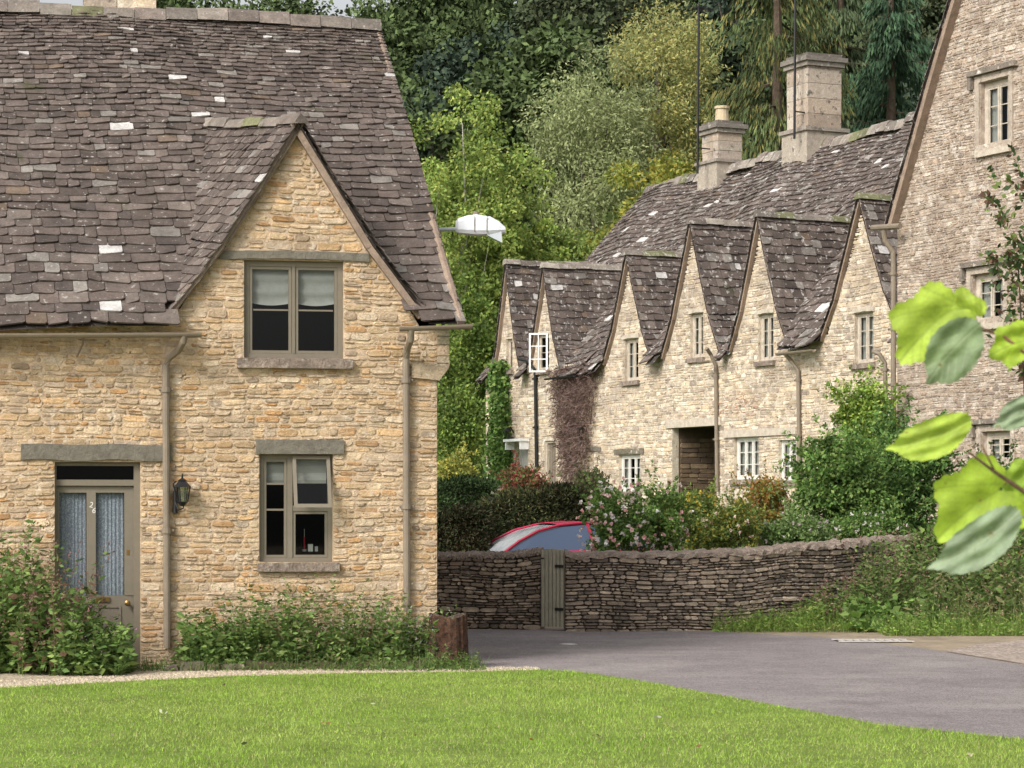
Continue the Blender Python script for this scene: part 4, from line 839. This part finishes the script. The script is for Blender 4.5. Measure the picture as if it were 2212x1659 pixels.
def conifer(name,label,x,y,Ht,Rb,n,pal,droopL,leaf,asp,zmin=.1,top_f=.9):
    z0=h1(x,y)-.1; e=thing(name,(x,y,z0),label,'tree'); nb=190; m=MB(); m.tube([(0,0,0),(0,0,Ht*.5),(0,0,Ht)],[.35,.22,.03],8,(.09,.065,.045))
    zb=NR.uniform(zmin,.98,nb); az=NR.uniform(0,6.28,nb); Lb=Rb*np.clip((1-zb),0,1)**top_f*NR.uniform(.7,1.15,nb)+.25
    k=NR.choice(nb,n,p=(Lb+.2)/np.sum(Lb+.2)); t=NR.uniform(.12,1,n)**.75; lat=NR.normal(0,.10,n)*Lb[k]
    r_=Lb[k]*t; px_=np.cos(az[k])*r_-np.sin(az[k])*lat; py_=np.sin(az[k])*r_+np.cos(az[k])*lat
    hang=NR.uniform(0,1,n)**1.3*droopL*(.4+.6*t); pz=zb[k]*Ht+.25*Lb[k]*t-.45*Lb[k]*t*t-hang
    Pp=np.stack([px_,py_,pz],1); A=np.stack([np.cos(az[k])*.45,np.sin(az[k])*.45,-1.1+0*t],1)+unit(n)*.35
    tn=NR.uniform(.6,1.4,nb); C_=np.repeat(colors(n,pal,tn[k]*(.8+.5*t)),4,0)
    place(npmesh('crown',lq(Pp,A,leaf,asp),qf(n),C_,[M_leafd]),'crown',e)
    for q in range(0,nb,3): m.tube([(0,0,zb[q]*Ht),(math.cos(az[q])*Lb[q]*.9,math.sin(az[q])*Lb[q]*.9,zb[q]*Ht-.15*Lb[q])],[.06,.015],4,(.09,.065,.045))
    place(m.mesh('trunk',[M_bark]),'trunk',e)
conifer('cedar_tree','tall drooping conifer with brownish green hanging sprays',TX(1680,84),84,23,4.2,36000,[(.052,.066,.023),(.04,.056,.022),(.09,.082,.028),(.03,.042,.018)],1.5,.30,.17,top_f=.7)
conifer('spruce_tree','dark blue green spruce behind the terrace roof',TX(1925,90),90,20,3.6,30000,[(.028,.054,.03),(.04,.07,.036),(.024,.043,.025)],.7,.28,.25)
conifer('spruce_tree','dark conifer at the edge of the wood',TX(1815,97),97,22,3.6,22000,[(.036,.05,.026),(.046,.062,.028)],.8,.32,.22)
def bbox(px0,py0,px1,py1,Yd):
    x0=TX(px0,Yd);x1=TX(px1,Yd); z1=CZ+(HY-py0)/F*Yd; z0=CZ+(HY-py1)/F*Yd; return x0,x1,z0,z1
def shrub(name,label,cat,b,Yd,n,leaf,pal,asp=.55,ncl=40,cr=.22,dep=None,fl=None,droop=.1,fill=.3,tonev=.3,stem=(.07,.06,.04),group=None):
    x0,x1,z0,z1=bbox(*b,Yd); cx=(x0+x1)/2; rx=(x1-x0)/2; dep=dep or rx; zg=min(z0,h1(cx,Yd)); crr=cr
    V,C_,cc=cloud(n,(0,0,(z0+z1)/2-zg),(max(rx-crr*.6,.05),max(dep-crr*.6,.05),max((z1-z0)/2-crr*.5,.05)),ncl,crr,leaf,asp,pal,droop,fill,tonev)
    Vs=[V];Fs=[qf(n)];Cs=[C_];ms=[np.zeros(n,int)]; off=len(V)
    if fl:
        nf,fs,fpal=fl; d=unit(nf); d[:,1]=-abs(d[:,1]); c0=np.array([0,0,(z0+z1)/2-zg])+d*np.array([rx,dep,(z1-z0)/2])*NR.uniform(.75,1.05,(nf,1))
        kk=9; Pp=np.repeat(c0,kk,0); V2=lq(Pp,unit(nf*kk)+np.array([0,-.5,.3]),fs,.9); fc_=np.repeat(colors(nf,fpal,np.ones(nf),.12),kk*4,0)
        Vs.append(V2);Fs.append(qf(nf*kk)+off);Cs.append(fc_);ms.append(np.zeros(nf*kk,int)); off+=len(V2)
    ns=min(ncl,20); sv=[];sf=[]
    for q in range(ns):
        e=cc[q]; b0=np.array([e[0]*.25,e[1]*.25,0]); w_=np.array([.012,0,0]); w2=np.array([0,.012,0])
        for ww in (w_,w2): o=len(sv); mid=(b0+e)/2+np.array([0,0,.05]); sv+=[b0-ww,b0+ww,mid+ww*.7,mid-ww*.7,e+ww*.3,e-ww*.3]; sf+=[(o,o+1,o+2,o+3),(o+3,o+2,o+4,o+5)]
    # free sprays sticking out of the mass to break the outline
    nsp=max(10,ncl//3); d=unit(nsp); d[:,2]=np.abs(d[:,2])*.9+.15; d[:,1]*=.6
    st0=np.array([0,0,(z0+z1)/2-zg])+d*np.array([rx,dep,(z1-z0)/2])*.8; ln=NR.uniform(.25,.6,nsp)*min(1.0,rx*1.2)
    k=np.repeat(np.arange(nsp),26); t=NR.uniform(0,1,len(k)); Pp=st0[k]+(d[k]+np.array([0,0,.35]))*(ln[k]*t)[:,None]+np.array([0,0,-.25])*((t**2)*ln[k])[:,None]
    V3=lq(Pp,unit(len(k))+d[k]*.5,leaf*.95,asp); Vs.append(V3);Fs.append(qf(len(k))+off);Cs.append(np.repeat(colors(len(k),pal,NR.uniform(.8,1.25,nsp)[k]),4,0));ms.append(np.zeros(len(k),int)); off+=len(V3)
    sv=np.array(sv); Vs.append(sv);Fs.append(np.array(sf)+off);Cs.append(np.tile(np.array(stem),(len(sv),1)));ms.append(np.ones(len(sf),int))
    return place(npmesh(name,np.concatenate(Vs),np.concatenate(Fs),np.concatenate(Cs),[M_leaf,M_bark],np.concatenate(ms)),name,None,(cx,Yd,zg),label,cat,group=group)
GR=[(.075,.14,.033),(.10,.175,.042),(.055,.105,.028),(.15,.21,.055)]
YG=[(.17,.24,.045),(.13,.2,.037),(.21,.26,.05),(.09,.15,.03)]
DG=[(.032,.046,.02),(.044,.058,.025),(.06,.062,.03),(.07,.054,.032)]
def hedge(label,px0,py0,px1,py1,Yd,n,pal,dep=.55,leaf=.11):
    x0,x1,z0,z1=bbox(px0,py0,px1,py1,Yd); cx=(x0+x1)/2; zg=h1(cx,Yd); hw_=(x1-x0)/2; ht=z1-zg
    u=NR.uniform(-1,1,n); v=NR.uniform(-1,1,n); t=NR.uniform(0,1,n); f_=NR.integers(0,3,n)
    v=np.where(f_==0,-1+.12*NR.uniform(0,1,n),v); t=np.where(f_==1,1-.08*NR.uniform(0,1,n),t)
    top=ht*(1-.12*np.abs(u)**4-.10*v*v)+.05*np.sin(u*hw_*2.6+cx)+.03*np.sin(u*hw_*7); edge_=np.sqrt(np.maximum(0,1-np.maximum(0,np.abs(u)-.85)**2*40))
    Pp=np.stack([u*hw_,v*dep*edge_,t*top],1); A=np.stack([u*.4+NR.normal(0,.5,n),-.7+NR.normal(0,.4,n),NR.normal(.15,.5,n)],1)
    tn=(.8+.3*np.sin(u*hw_*3+t*4)+NR.uniform(-.15,.15,n)); C_=np.repeat(colors(n,pal,np.maximum(.4,tn)),4,0); V=lq(Pp,A,leaf,.2)
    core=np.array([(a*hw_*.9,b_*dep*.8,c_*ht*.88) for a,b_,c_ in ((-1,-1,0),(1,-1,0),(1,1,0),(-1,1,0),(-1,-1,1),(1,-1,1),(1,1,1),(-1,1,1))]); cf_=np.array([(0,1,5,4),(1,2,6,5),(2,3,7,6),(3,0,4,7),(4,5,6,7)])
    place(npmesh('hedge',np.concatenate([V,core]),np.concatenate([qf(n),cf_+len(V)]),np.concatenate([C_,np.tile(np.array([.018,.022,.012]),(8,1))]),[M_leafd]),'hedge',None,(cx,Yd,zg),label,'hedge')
hedge('low dark clipped hedge along the lane',905,1092,1060,1250,42.9,12000,DG,dep=.4)
hedge('rounded dark green hedge with brownish tips',1040,1054,1330,1250,45.5,22000,DG+[(.09,.10,.035)])
hedge('mid green hedge behind the lane',880,1030,1070,1200,50,10000,[(.05,.08,.03),(.035,.06,.022)])
shrub('golden_shrub','yellow leaved shrub beside the hedge','shrub',(930,968,1035,1120),54,7000,.08,[(.26,.24,.05),(.2,.21,.05),(.15,.175,.05)],ncl=36,cr=.28,dep=.6)
shrub('shrub','mixed green shrub at the lane end','shrub',(925,830,1040,1050),60,10000,.1,MG,ncl=50,cr=.34,dep=.8)
shrub('shrub','red and green shrub below the end cottage','shrub',(1080,1000,1190,1090),60,6000,.07,[(.24,.07,.05),(.09,.12,.04),(.06,.1,.03),(.2,.05,.05)],ncl=30,cr=.2)
shrub('shrub','dark round bush by the cottage door','shrub',(1235,1010,1320,1100),56,6000,.06,[(.07,.06,.03),(.05,.065,.026),(.09,.08,.045)],ncl=30,cr=.2)
shrub('shrub','green shrub in front of the passage cottage','shrub',(1380,1060,1500,1180),50,6000,.07,GR,ncl=30,cr=.22)
RP_=[(.82,.56,.53),(.84,.72,.68),(.79,.46,.45),(.84,.79,.76)]
shrub('rose_bush','rose bush covered in pale pink blooms','shrub',(1245,1035,1420,1245),38.7,8500,.056,GR,ncl=70,cr=.16,dep=.55,fl=(130,.044,RP_),fill=.1,tonev=.35)
shrub('rose_bush','leggy rose bush with a few pink flowers','shrub',(1370,1030,1500,1225),39.2,6500,.055,GR+[(.16,.18,.05)],ncl=60,cr=.14,dep=.5,fl=(40,.042,RP_),fill=.1,tonev=.35)
shrub('shrub','yellow flowering garden perennial','plant',(1465,1045,1570,1215),40.5,5500,.055,[(.14,.17,.04),(.10,.15,.04)],ncl=50,cr=.14,fl=(90,.034,[(.55,.40,.05),(.6,.48,.08)]),fill=.1)
shrub('rose_bush','green rose bush with yellowing leaves','shrub',(1510,1070,1650,1215),39.8,6500,.055,[(.12,.155,.037),(.08,.13,.035),(.22,.2,.04)],ncl=60,cr=.14,dep=.5,fl=(20,.04,[(.8,.65,.55)]),fill=.1)
shrub('orange_shrub','orange and red tinted berry shrub','shrub',(1580,1020,1720,1190),43,8500,.055,[(.26,.11,.035),(.2,.16,.035),(.1,.13,.03),(.28,.15,.035),(.12,.14,.03)],ncl=54,cr=.18,dep=.5)
shrub('shrub','low silver green perennials above the wall','shrub',(1610,1110,1810,1205),40.2,7500,.06,[(.16,.21,.09),(.13,.19,.065),(.09,.15,.04)],ncl=54,cr=.15,dep=.4,fl=(40,.034,[(.7,.6,.62)]))
shrub('large_shrub','large leafy green garden shrub','shrub',(1700,925,1950,1190),42.5,19000,.08,GR,ncl=120,cr=.22,dep=.8,fill=.15,tonev=.4)
shrub('large_shrub','tall leafy green shrub beside the gabled house','shrub',(1840,895,2065,1200),44,19000,.082,[(.075,.145,.037),(.11,.175,.046),(.05,.1,.03)],ncl=110,cr=.22,dep=.8,fill=.15,tonev=.4)
shrub('climbing_shrub','bright yellow green climber on the house corner','shrub',(1795,815,1950,1000),50.5,9000,.085,YG,ncl=90,cr=.17,dep=.5,fill=.1,tonev=.4)
shrub('shrub','dark green shrub under the gable house windows','shrub',(2030,995,2300,1230),43.5,15000,.08,[(.05,.095,.03),(.075,.115,.036),(.075,.065,.04)],ncl=80,cr=.26,dep=.7)
shrub('shrub','white flowered garden plants above the wall','plant',(1790,1100,1970,1195),40.8,7500,.055,GR,ncl=50,cr=.15,dep=.4,fl=(40,.034,[(.72,.7,.65)]))
shrub('shrub','loose green shrub tumbling over the wall end','shrub',(1960,1100,2240,1260),39.2,12000,.075,GR+[(.13,.12,.06)],ncl=90,cr=.19,dep=.5,fill=.1,tonev=.4,fl=(14,.05,[(.6,.04,.05)]))
def creeper(name,label,px0,py0,px1,py1,n,pal,leaf,asp,shape=None,ext=.12):
    a0=f2.hit(px0,(py0+py1)/2)[0]; a1=f2.hit(px1,(py0+py1)/2)[0]; z1=f2.hit((px0+px1)/2,py0)[1]; z0=f2.hit((px0+px1)/2,py1)[1]
    s=NR.uniform(0,1,n); t=NR.uniform(0,1,n)**.9
    if shape: k=np.abs(s-.5)*2<shape(t)+NR.normal(0,.08,n); s=s[k];t=t[k]; n=len(s)
    sw=a0+(a1-a0)*s; d=-NR.uniform(0,1,n)**1.5*ext-.02; z=z0+(z1-z0)*t
    o=np.array(P2((a0+a1)/2,0,z0)); Pp=np.stack([f2.o[0]+sw*f2.u[0]+d*f2.n[0],f2.o[1]+sw*f2.u[1]+d*f2.n[1],z],1)-o
    A=unit(n)+np.array([f2.n[0]*-.5,f2.n[1]*-.5,-.5]); C_=np.repeat(colors(n,pal,NR.uniform(.6,1.4,n)),4,0)
    place(npmesh(name,lq(Pp,A,leaf,asp),qf(n),C_,[M_leaf]),name,None,tuple(o),label,'plant')
creeper('dead_creeper','mat of bare purple brown creeper on the cottage wall',1198,792,1300,1060,9000,[(.13,.085,.07),(.17,.115,.10),(.09,.06,.052)],.2,.1,lambda t:.45+.5*t,ext=.25)
creeper('ivy','green ivy climbing the end cottage wall',1064,780,1114,1045,6000,GR,.11,.8,lambda t:1.0-.55*t,ext=.3)
creeper('climber','sparse rusty climber stems on the wall',1560,850,1640,900,160,[(.25,.1,.05)],.12,.1)
def weeds(name,label,x0,x1,y0,y1,hr,n,pal,leaf,nl,tip=None,zb=0,asp=.35,group=None,env=None,kind=None,lean=.3,hp=1.8):
    bx=NR.uniform(x0,x1,n);by=NR.uniform(y0,y1,n); hh=hr[0]+(hr[1]-hr[0])*NR.uniform(0,1,n)**hp
    if env: hh=hh*env((bx-x0)/(x1-x0))
    bz=(H(bx,by) if zb is None else np.full(n,zb)); az=NR.uniform(0,6.28,n); ln=NR.uniform(0,lean,n)*hh; cx,cy=(x0+x1)/2,(y0+y1)/2; cz=float(bz.min())
    base=np.stack([bx-cx,by-cy,bz-cz],1); dirv=np.stack([np.cos(az)*ln,np.sin(az)*ln,hh],1); bend=np.stack([np.cos(az)*ln,np.sin(az)*ln,-.1*hh],1)
    def at(i_,t): return base[i_]+dirv[i_]*t[:,None]+bend[i_]*(t*t)[:,None]*.6
    Vs=[];Fs=[];Cs=[];off=0; w_=np.stack([np.cos(az+1.57),np.sin(az+1.57),0*az],1)*.004; allI=np.arange(n)
    pts=[at(allI,np.full(n,t)) for t in (0,.35,.7,1)]
    for a,b_,k0,k1 in ((0,1,1,.8),(1,2,.8,.5),(2,3,.5,.15)):
        V=np.stack([pts[a]-w_*k0,pts[a]+w_*k0,pts[b_]+w_*k1,pts[b_]-w_*k1],1).reshape(-1,3); Vs.append(V);Fs.append(qf(n)+off);off+=len(V);Cs.append(np.repeat(colors(n,pal,np.full(n,.8)),4,0))
    if nl:
        k=np.repeat(allI,nl); t=NR.uniform(.08,1,n*nl)**.85; Pp=at(k,t); a2=NR.uniform(0,6.28,n*nl); A=np.stack([np.cos(a2),np.sin(a2),NR.uniform(-.3,.8,n*nl)],1)
        tn=NR.uniform(.6,1.4,n); V=lq(Pp,A,leaf*(1.15-.6*t)*NR.uniform(.6,1.4,n)[k],asp); Vs.append(V);Fs.append(qf(n*nl)+off);off+=len(V);Cs.append(np.repeat(colors(n*nl,pal,tn[k]),4,0))
    if tip:
        frac,tpal,ts,nt_=tip; sel=np.where(NR.uniform(0,1,n)<frac)[0]; k=np.repeat(sel,nt_); t=NR.uniform(.74,1.06,len(k)); Pp=at(k,t)+unit(len(k))*.022; V=lq(Pp,unit(len(k))+np.array([0,0,.6]),ts,.5); Vs.append(V);Fs.append(qf(len(k))+off);off+=len(V);Cs.append(np.repeat(colors(len(k),tpal,np.ones(len(k))),4,0))
    return place(npmesh(name,np.concatenate(Vs),np.concatenate(Fs),np.concatenate(Cs),[M_leaf]),name,None,(cx,cy,cz),label if not kind else None,None if kind else 'plant',kind,group)
WG=[(.08,.135,.033),(.06,.105,.028),(.105,.165,.043),(.13,.18,.05)]
WP=[(.13,.12,.055),(.11,.125,.05),(.08,.105,.035)]
RT=[(.19,.10,.085),(.15,.085,.07),(.21,.11,.10)]
weeds('wild_plant','tall leafy green wild plants beside the cottage door',-5.9,-5.2,26.5,27.3,(.4,1.75),160,WG,.125,22,(.4,RT,.032,18),hp=1.2,asp=.45)
weeds('wild_plant','bushy green weeds with reddish seed heads by the door',-5.25,-4.6,26.3,27.2,(.35,1.85),150,WG+[(.15,.09,.06)],.12,20,(.5,RT+[(.14,.1,.07)],.032,20),env=lambda u:1-.35*u,hp=1.5,asp=.45)
weeds('wild_plant','low green weeds below the door step',-4.75,-4.1,26.2,27.0,(.2,.95),170,WG,.11,20,(.15,[(.35,.2,.3)],.025,8),env=lambda u:1-.4*u,hp=1.4,asp=.45)
LB=['leafy green weeds at the cottage wall foot','tall green weeds below the lower window','dry seed headed weeds beneath the window','feathery green wild plants by the cottage wall','low lavender flecked plants beside the downpipe']
for k_,(xa,xb,hr,tp) in enumerate(((-3.6,-2.95,(.12,.75),None),(-3.05,-2.4,(.15,1.05),(.25,[(.17,.14,.08)],.025,10)),(-2.5,-1.8,(.15,1.15),(.35,[(.18,.15,.09)],.025,12)),(-1.9,-1.2,(.15,.95),(.3,[(.26,.25,.27),(.18,.16,.09)],.025,10)),(-1.3,-.8,(.12,.75),(.3,[(.28,.28,.29)],.025,8)))):
    weeds('wild_plant',LB[k_],xa,xb,27.25+.1*k_,27.75+.1*k_,hr,190,WG if k_<2 else WG+WG+WP[:2],.09 if k_ else .11,18,tp,hp=1.9,lean=.4,asp=.42)
weeds('wild_plant','low green weeds around the tree stump',-.95,-.35,27.3,27.6,(.08,.3),80,WG,.05,8)
weeds('grass_tufts','',-4.1,-.3,27.0,27.5,(.04,.22),1600,WG,.05,1,zb=0,kind='stuff',lean=.6)
BG=[(.13,.22,.04),(.17,.25,.05),(.10,.17,.035),(.2,.22,.07)]
weeds('bank_grass','',2.9,9.5,35.6,38.4,(.08,.40),10000,BG,.06,2,zb=None,kind='stuff',lean=.7)
weeds('bank_grass','',5.2,9.5,34.6,36.2,(.05,.34),6000,BG+[(.13,.22,.04)],.06,2,zb=None,kind='stuff',lean=.7)
weeds('wild_plant','tall leafy weeds growing against the garden wall',4.2,5.4,36.4,37.6,(.3,1.0),240,WG+WP[:1],.10,20,(.5,RT+[(.2,.15,.08)],.035,14),zb=None,env=lambda u:.4+.6*u,hp=1.2)
weeds('wild_plant','dense weeds with purple seed heads on the bank',5.3,6.6,36.0,38.2,(.4,1.35),280,WG+WG+WP,.12,20,(.4,RT+[(.2,.16,.1)],.035,16),zb=None,hp=1.1,asp=.42)
weeds('wild_plant','mixed green and brown weeds on the grass bank',6.5,8.4,35.6,38.2,(.4,1.45),340,WG+WG+WP,.13,20,(.35,[(.22,.14,.1)],.035,12),zb=None,hp=1.1,asp=.42)
weeds('wild_plant','broad leaved green plants spilling down the bank',4.9,6.4,35.6,36.7,(.15,.55),200,[(.12,.2,.045),(.09,.16,.04),(.15,.22,.065)],.16,10,None,zb=None,asp=.7)
weeds('wild_plant','tall straw coloured grasses on the bank',5.8,8.4,35.2,36.2,(.3,.9),340,[(.22,.21,.10),(.14,.2,.06),(.17,.22,.06)],.1,3,(.5,[(.25,.19,.12)],.03,8),zb=None,asp=.12,lean=.6)
weeds('wild_plant','low green weeds at the foot of the bank',3.3,4.5,36.0,36.8,(.1,.5),180,BG,.08,16,zb=None,env=lambda u:.4+.6*u)
# lawn blades
n=190000; gx=NR.uniform(-5.6,5.6,n); v=NR.uniform(0,1,n); gy=15.8+(27.4-15.8)*v; ed=np.interp(gx,lx_,ly_)+NR.normal(0,.02,n); k=(gy<ed+.01)&(np.abs(gx)<gy*.215+.1); gx=gx[k];gy=gy[k]; n=len(gx)
hh=NR.uniform(.012,.034,n)*(1+.35*np.sin(gx*2.3+np.sin(gy*1.7))*.5); az=NR.uniform(0,6.28,n); w_=NR.uniform(.0025,.005,n); le=NR.uniform(0,.03,n); a2=NR.uniform(0,6.28,n)
b0=np.stack([gx,gy,np.full(n,.02)],1); ww=np.stack([np.cos(az)*w_,np.sin(az)*w_,0*w_],1); tp=b0+np.stack([np.cos(a2)*le,np.sin(a2)*le,hh],1)
V=np.stack([b0-ww,b0+ww,tp],1).reshape(-1,3); Ft=np.arange(n*3).reshape(-1,3); pt=.5+.5*np.sin(gx*1.1+1.3*np.sin(gy*.8))*np.sin(gy*1.6+gx*.5); p2=.5+.5*np.sin(gx*3.7+2*np.sin(gy*2.1))*np.sin(gy*2.9-gx*1.3)
cl=np.array([.25,.39,.055])*(1-.6*pt[:,None])+np.array([.38,.47,.11])*.6*pt[:,None]; cl=cl*(.88+.24*p2[:,None])*NR.uniform(.6,1.35,(n,1)); dry=NR.uniform(0,1,n)<.08; cl[dry]=(.45,.42,.2)
place(npmesh('lawn_grass',V,Ft,np.repeat(cl,3,0),[M_leaf]),'lawn_grass',None,(0,0,0),kind='stuff')
fp=[G(1165,1611),G(1650,1611),G(355,1552),G(805,1530),G(1290,1600),G(520,1620),G(2100,1640),G(480,1490),G(1420,1560),G(900,1600),G(700,1575),G(1500,1625),G(240,1600)]
nf=len(fp); base=np.array([(a,b_,.045) for a,b_ in fp]*2)+NR.normal(0,.02,(2*nf,3))*np.array([1,1,.1]); V=lq(base,unit(2*nf)*np.array([1,1,.3]),.045,.6); cc_=np.repeat(np.tile(np.array([[.3,.1,.04],[.5,.45,.35],[.5,.5,.4],[.5,.5,.4],[.12,.09,.05],[.1,.12,.05],[.5,.45,.3],[.1,.08,.05],[.5,.5,.4],[.3,.2,.08],[.25,.15,.06],[.2,.12,.05],[.4,.35,.2]]),(2,1)),4,0)
place(npmesh('fallen_leaves',V,qf(2*nf),cc_,[M_leaf]),'fallen_leaves',None,(0,0,0),kind='stuff')
# ================================================================ NEAR LEAFY BRANCH
YN=3.6
def bigleaf(par,cx,cy,ang,L,Wd,lob,col,vein,fold,Yd=YN,droop=.1,flip=1):
    s=Yd/F; nr,na=22,216; L*=s;Wd*=s; c=np.array(W(cx,cy,Yd)); ca,sa_=math.cos(math.radians(ang)),math.sin(math.radians(ang)); ph=cx*.37
    pts=[(0.,0.)]
    for i_ in range(1,nr+1):
        for q in range(na):
            th=2*math.pi*q/na; tt=th if th<math.pi else th-2*math.pi
            ser=.06*(abs(((th*13/math.pi+.3*math.sin(th*3+ph))%1)-.5)*2-.5)+.03*math.sin(th*3+ph*2)
            if lob: r_=.70+.27*(math.exp(-(tt/.38)**2)*1.1+math.exp(-((abs(tt)-1.05)/.36)**2)+.85*math.exp(-((abs(tt)-2.15)/.40)**2))-.28*math.exp(-((abs(tt)-math.pi)/.2)**2)+ser
            else: r_=.86+ser*.8+.18*math.exp(-(tt/.2)**2)-.08*math.cos(2*th+.5)
            f_=i_/nr; r_=((1-f_)*.75+r_*f_)*f_
            pts.append((r_*math.cos(th),r_*math.sin(th)))
    V=[];C_=[]
    for (u,v) in pts:
        x=u*L/2; y=v*Wd/2; z=fold*abs(y)-droop*(u+.3)**2*L*.5+.0018*math.sin(u*8+v*5+ph)+.0025*math.sin(v*9+ph)
        y+=.06*L*u*u*flip
        vv=math.exp(-(v/.028)**2)
        if lob:
            for an_ in (1.05,2.15):
                d_=abs((u+.62)*math.sin(an_*.55)-abs(v)*math.cos(an_*.55)); vv=max(vv,.8*math.exp(-(d_/.022)**2))
        for o_ in (-.55,-.25,.05,.3,.55):
            if u>o_-.02: vv=max(vv,.5*math.exp(-((abs(v)-(u-o_)*.9)/.02)**2))
        X_=x*ca-y*sa_; Z_=x*sa_+y*ca
        V.append((X_,-z,Z_)); k=1+.14*math.sin(u*3+v*4+ph)+.08*math.sin(u*11-v*7+ph); C_.append([col[t]*k*(1-vv)+vein[t]*vv for t in range(3)])
    fs=[(0,1+q,1+(q+1)%na) for q in range(na)]+[(1+(i_-1)*na+q,1+i_*na+q,1+i_*na+(q+1)%na,1+(i_-1)*na+(q+1)%na) for i_ in range(1,nr) for q in range(na)]
    me=bpy.data.meshes.new('leaf'); o=ORI[par.name]; me.from_pydata([tuple(c+np.array(v)-o) for v in V],[],fs); me.materials.append(M_big)
    at=me.color_attributes.new('Col','FLOAT_COLOR','POINT'); at.data.foreach_set('color',np.hstack([np.array(C_),np.ones((len(C_),1))]).astype(np.float32).ravel())
    me.polygons.foreach_set('use_smooth',[True]*len(fs)); return place(me,'leaf',par)
M_big=mat('large_leaf',rough=.5,var=.16,scale=35,bump=.2,bscale=90,trans=.45,spec=.3,spots=((.25,.16,.05),45,.65,.71))
br=thing('vine_plant',(1.15,YN,0),'leafy vine with large bright green lobed leaves','plant')
m=MB(); wv=lambda px,py:W(px,py,YN)
m.tube([(1.15,YN,0),(1.12,YN+.02,.8),(1.0,YN,1.5),(.9,YN,1.75),wv(2330,820)],[.012,.011,.009,.007,.004],6,(.10,.06,.04))
m.tube([wv(2330,820),wv(2212,762),wv(2170,728),wv(2128,712),wv(2085,690)],[.0035,.0028,.0024,.0018,.0012],6,(.16,.08,.05)); m.tube([(1.0,YN,1.5),wv(2330,1130),wv(2212,1062),wv(2150,1020),wv(2090,975)],[.007,.004,.0035,.0026,.0016],6,(.10,.06,.035)); m.tube([wv(2150,1020),wv(2120,960)],.0015,5,(.16,.1,.05)); m.tube([wv(2330,1130),wv(2230,1120),wv(2180,1110)],.0022,5,(.2,.18,.06)); m.tube([wv(2330,820),wv(2260,860),wv(2212,880)],.002,5,(.2,.18,.06))
m.part('stem',br,M_bark,smooth=True)
LG=(.42,.58,.06); LV=(.30,.42,.05); UG=(.26,.34,.19); UV=(.40,.47,.31)
bigleaf(br,2018,700,222,225,200,True,(.46,.61,.08),(.33,.45,.06),.15,Yd=3.62); bigleaf(br,2060,754,228,195,120,False,UG,UV,.25,Yd=3.57,droop=.15)
bigleaf(br,2192,742,200,120,110,True,LG,LV,.1); bigleaf(br,2018,946,199,220,92,False,(.43,.57,.08),(.52,.66,.16),.3,flip=-1); bigleaf(br,2118,1085,215,240,225,True,LG,LV,.15,Yd=3.63); bigleaf(br,2122,1170,214,262,105,False,(.31,.39,.26),UV,.25,Yd=3.56,droop=.15,flip=-1); bigleaf(br,2205,888,205,140,66,False,(.3,.38,.24),UV,.3)
bigleaf(br,2205,1035,235,120,95,True,(.36,.52,.07),LV,.2,Yd=3.66); bigleaf(br,2085,668,150,120,95,True,(.44,.58,.08),LV,.2,Yd=3.66)
shrub('bramble_bush','arching bush with dark red green leaves','shrub',(2125,370,2420,900),15,2600,.05,[(.05,.085,.028),(.035,.06,.022),(.09,.05,.035),(.13,.17,.05)],ncl=90,cr=.13,dep=.3,fill=.2)
# ================================================================ LIGHT, WORLD, CAMERA
wd=bpy.data.worlds.new('World'); scene.world=wd; wd.use_nodes=True; nt=wd.node_tree; nt.nodes.clear()
out=nt.nodes.new('ShaderNodeOutputWorld'); bg=nt.nodes.new('ShaderNodeBackground'); sky=nt.nodes.new('ShaderNodeTexSky'); sky.sky_type='NISHITA'; sky.sun_disc=False
sd_=Vector((.50,.64,-.64)).normalized(); el=math.asin(-sd_.z); az_=math.atan2(-sd_.x,-sd_.y); sky.sun_elevation=el; sky.sun_rotation=az_; sky.dust_density=5; sky.ozone_density=.5
hsv=nt.nodes.new('ShaderNodeHueSaturation'); hsv.inputs['Saturation'].default_value=.15; hsv.inputs['Value'].default_value=1.3
nt.links.new(sky.outputs[0],hsv.inputs['Color']); nt.links.new(hsv.outputs[0],bg.inputs[0]); nt.links.new(bg.outputs[0],out.inputs[0]); bg.inputs[1].default_value=.15
sl_=bpy.data.lights.new('sun','SUN'); sl_.energy=2.3; sl_.angle=math.radians(14); sl_.color=(1,.93,.85); so=bpy.data.objects.new('sun',sl_); link(so); so.rotation_euler=sd_.to_track_quat('-Z','Y').to_euler(); so.location=(0,0,40)
cam=bpy.data.cameras.new('camera'); cam.sensor_width=36; cam.lens=36*F/2212; cam.shift_y=(HY-829.5)/2212; cam.clip_end=3000; cam.clip_start=.1
cam.dof.use_dof=True; cam.dof.focus_distance=34; cam.dof.aperture_fstop=20
co=bpy.data.objects.new('camera',cam); link(co); co.location=(0,0,CZ); co.rotation_euler=(math.radians(90),0,0); scene.camera=co
scene.view_settings.view_transform='Standard'; scene.view_settings.look='None'; scene.view_settings.exposure=0
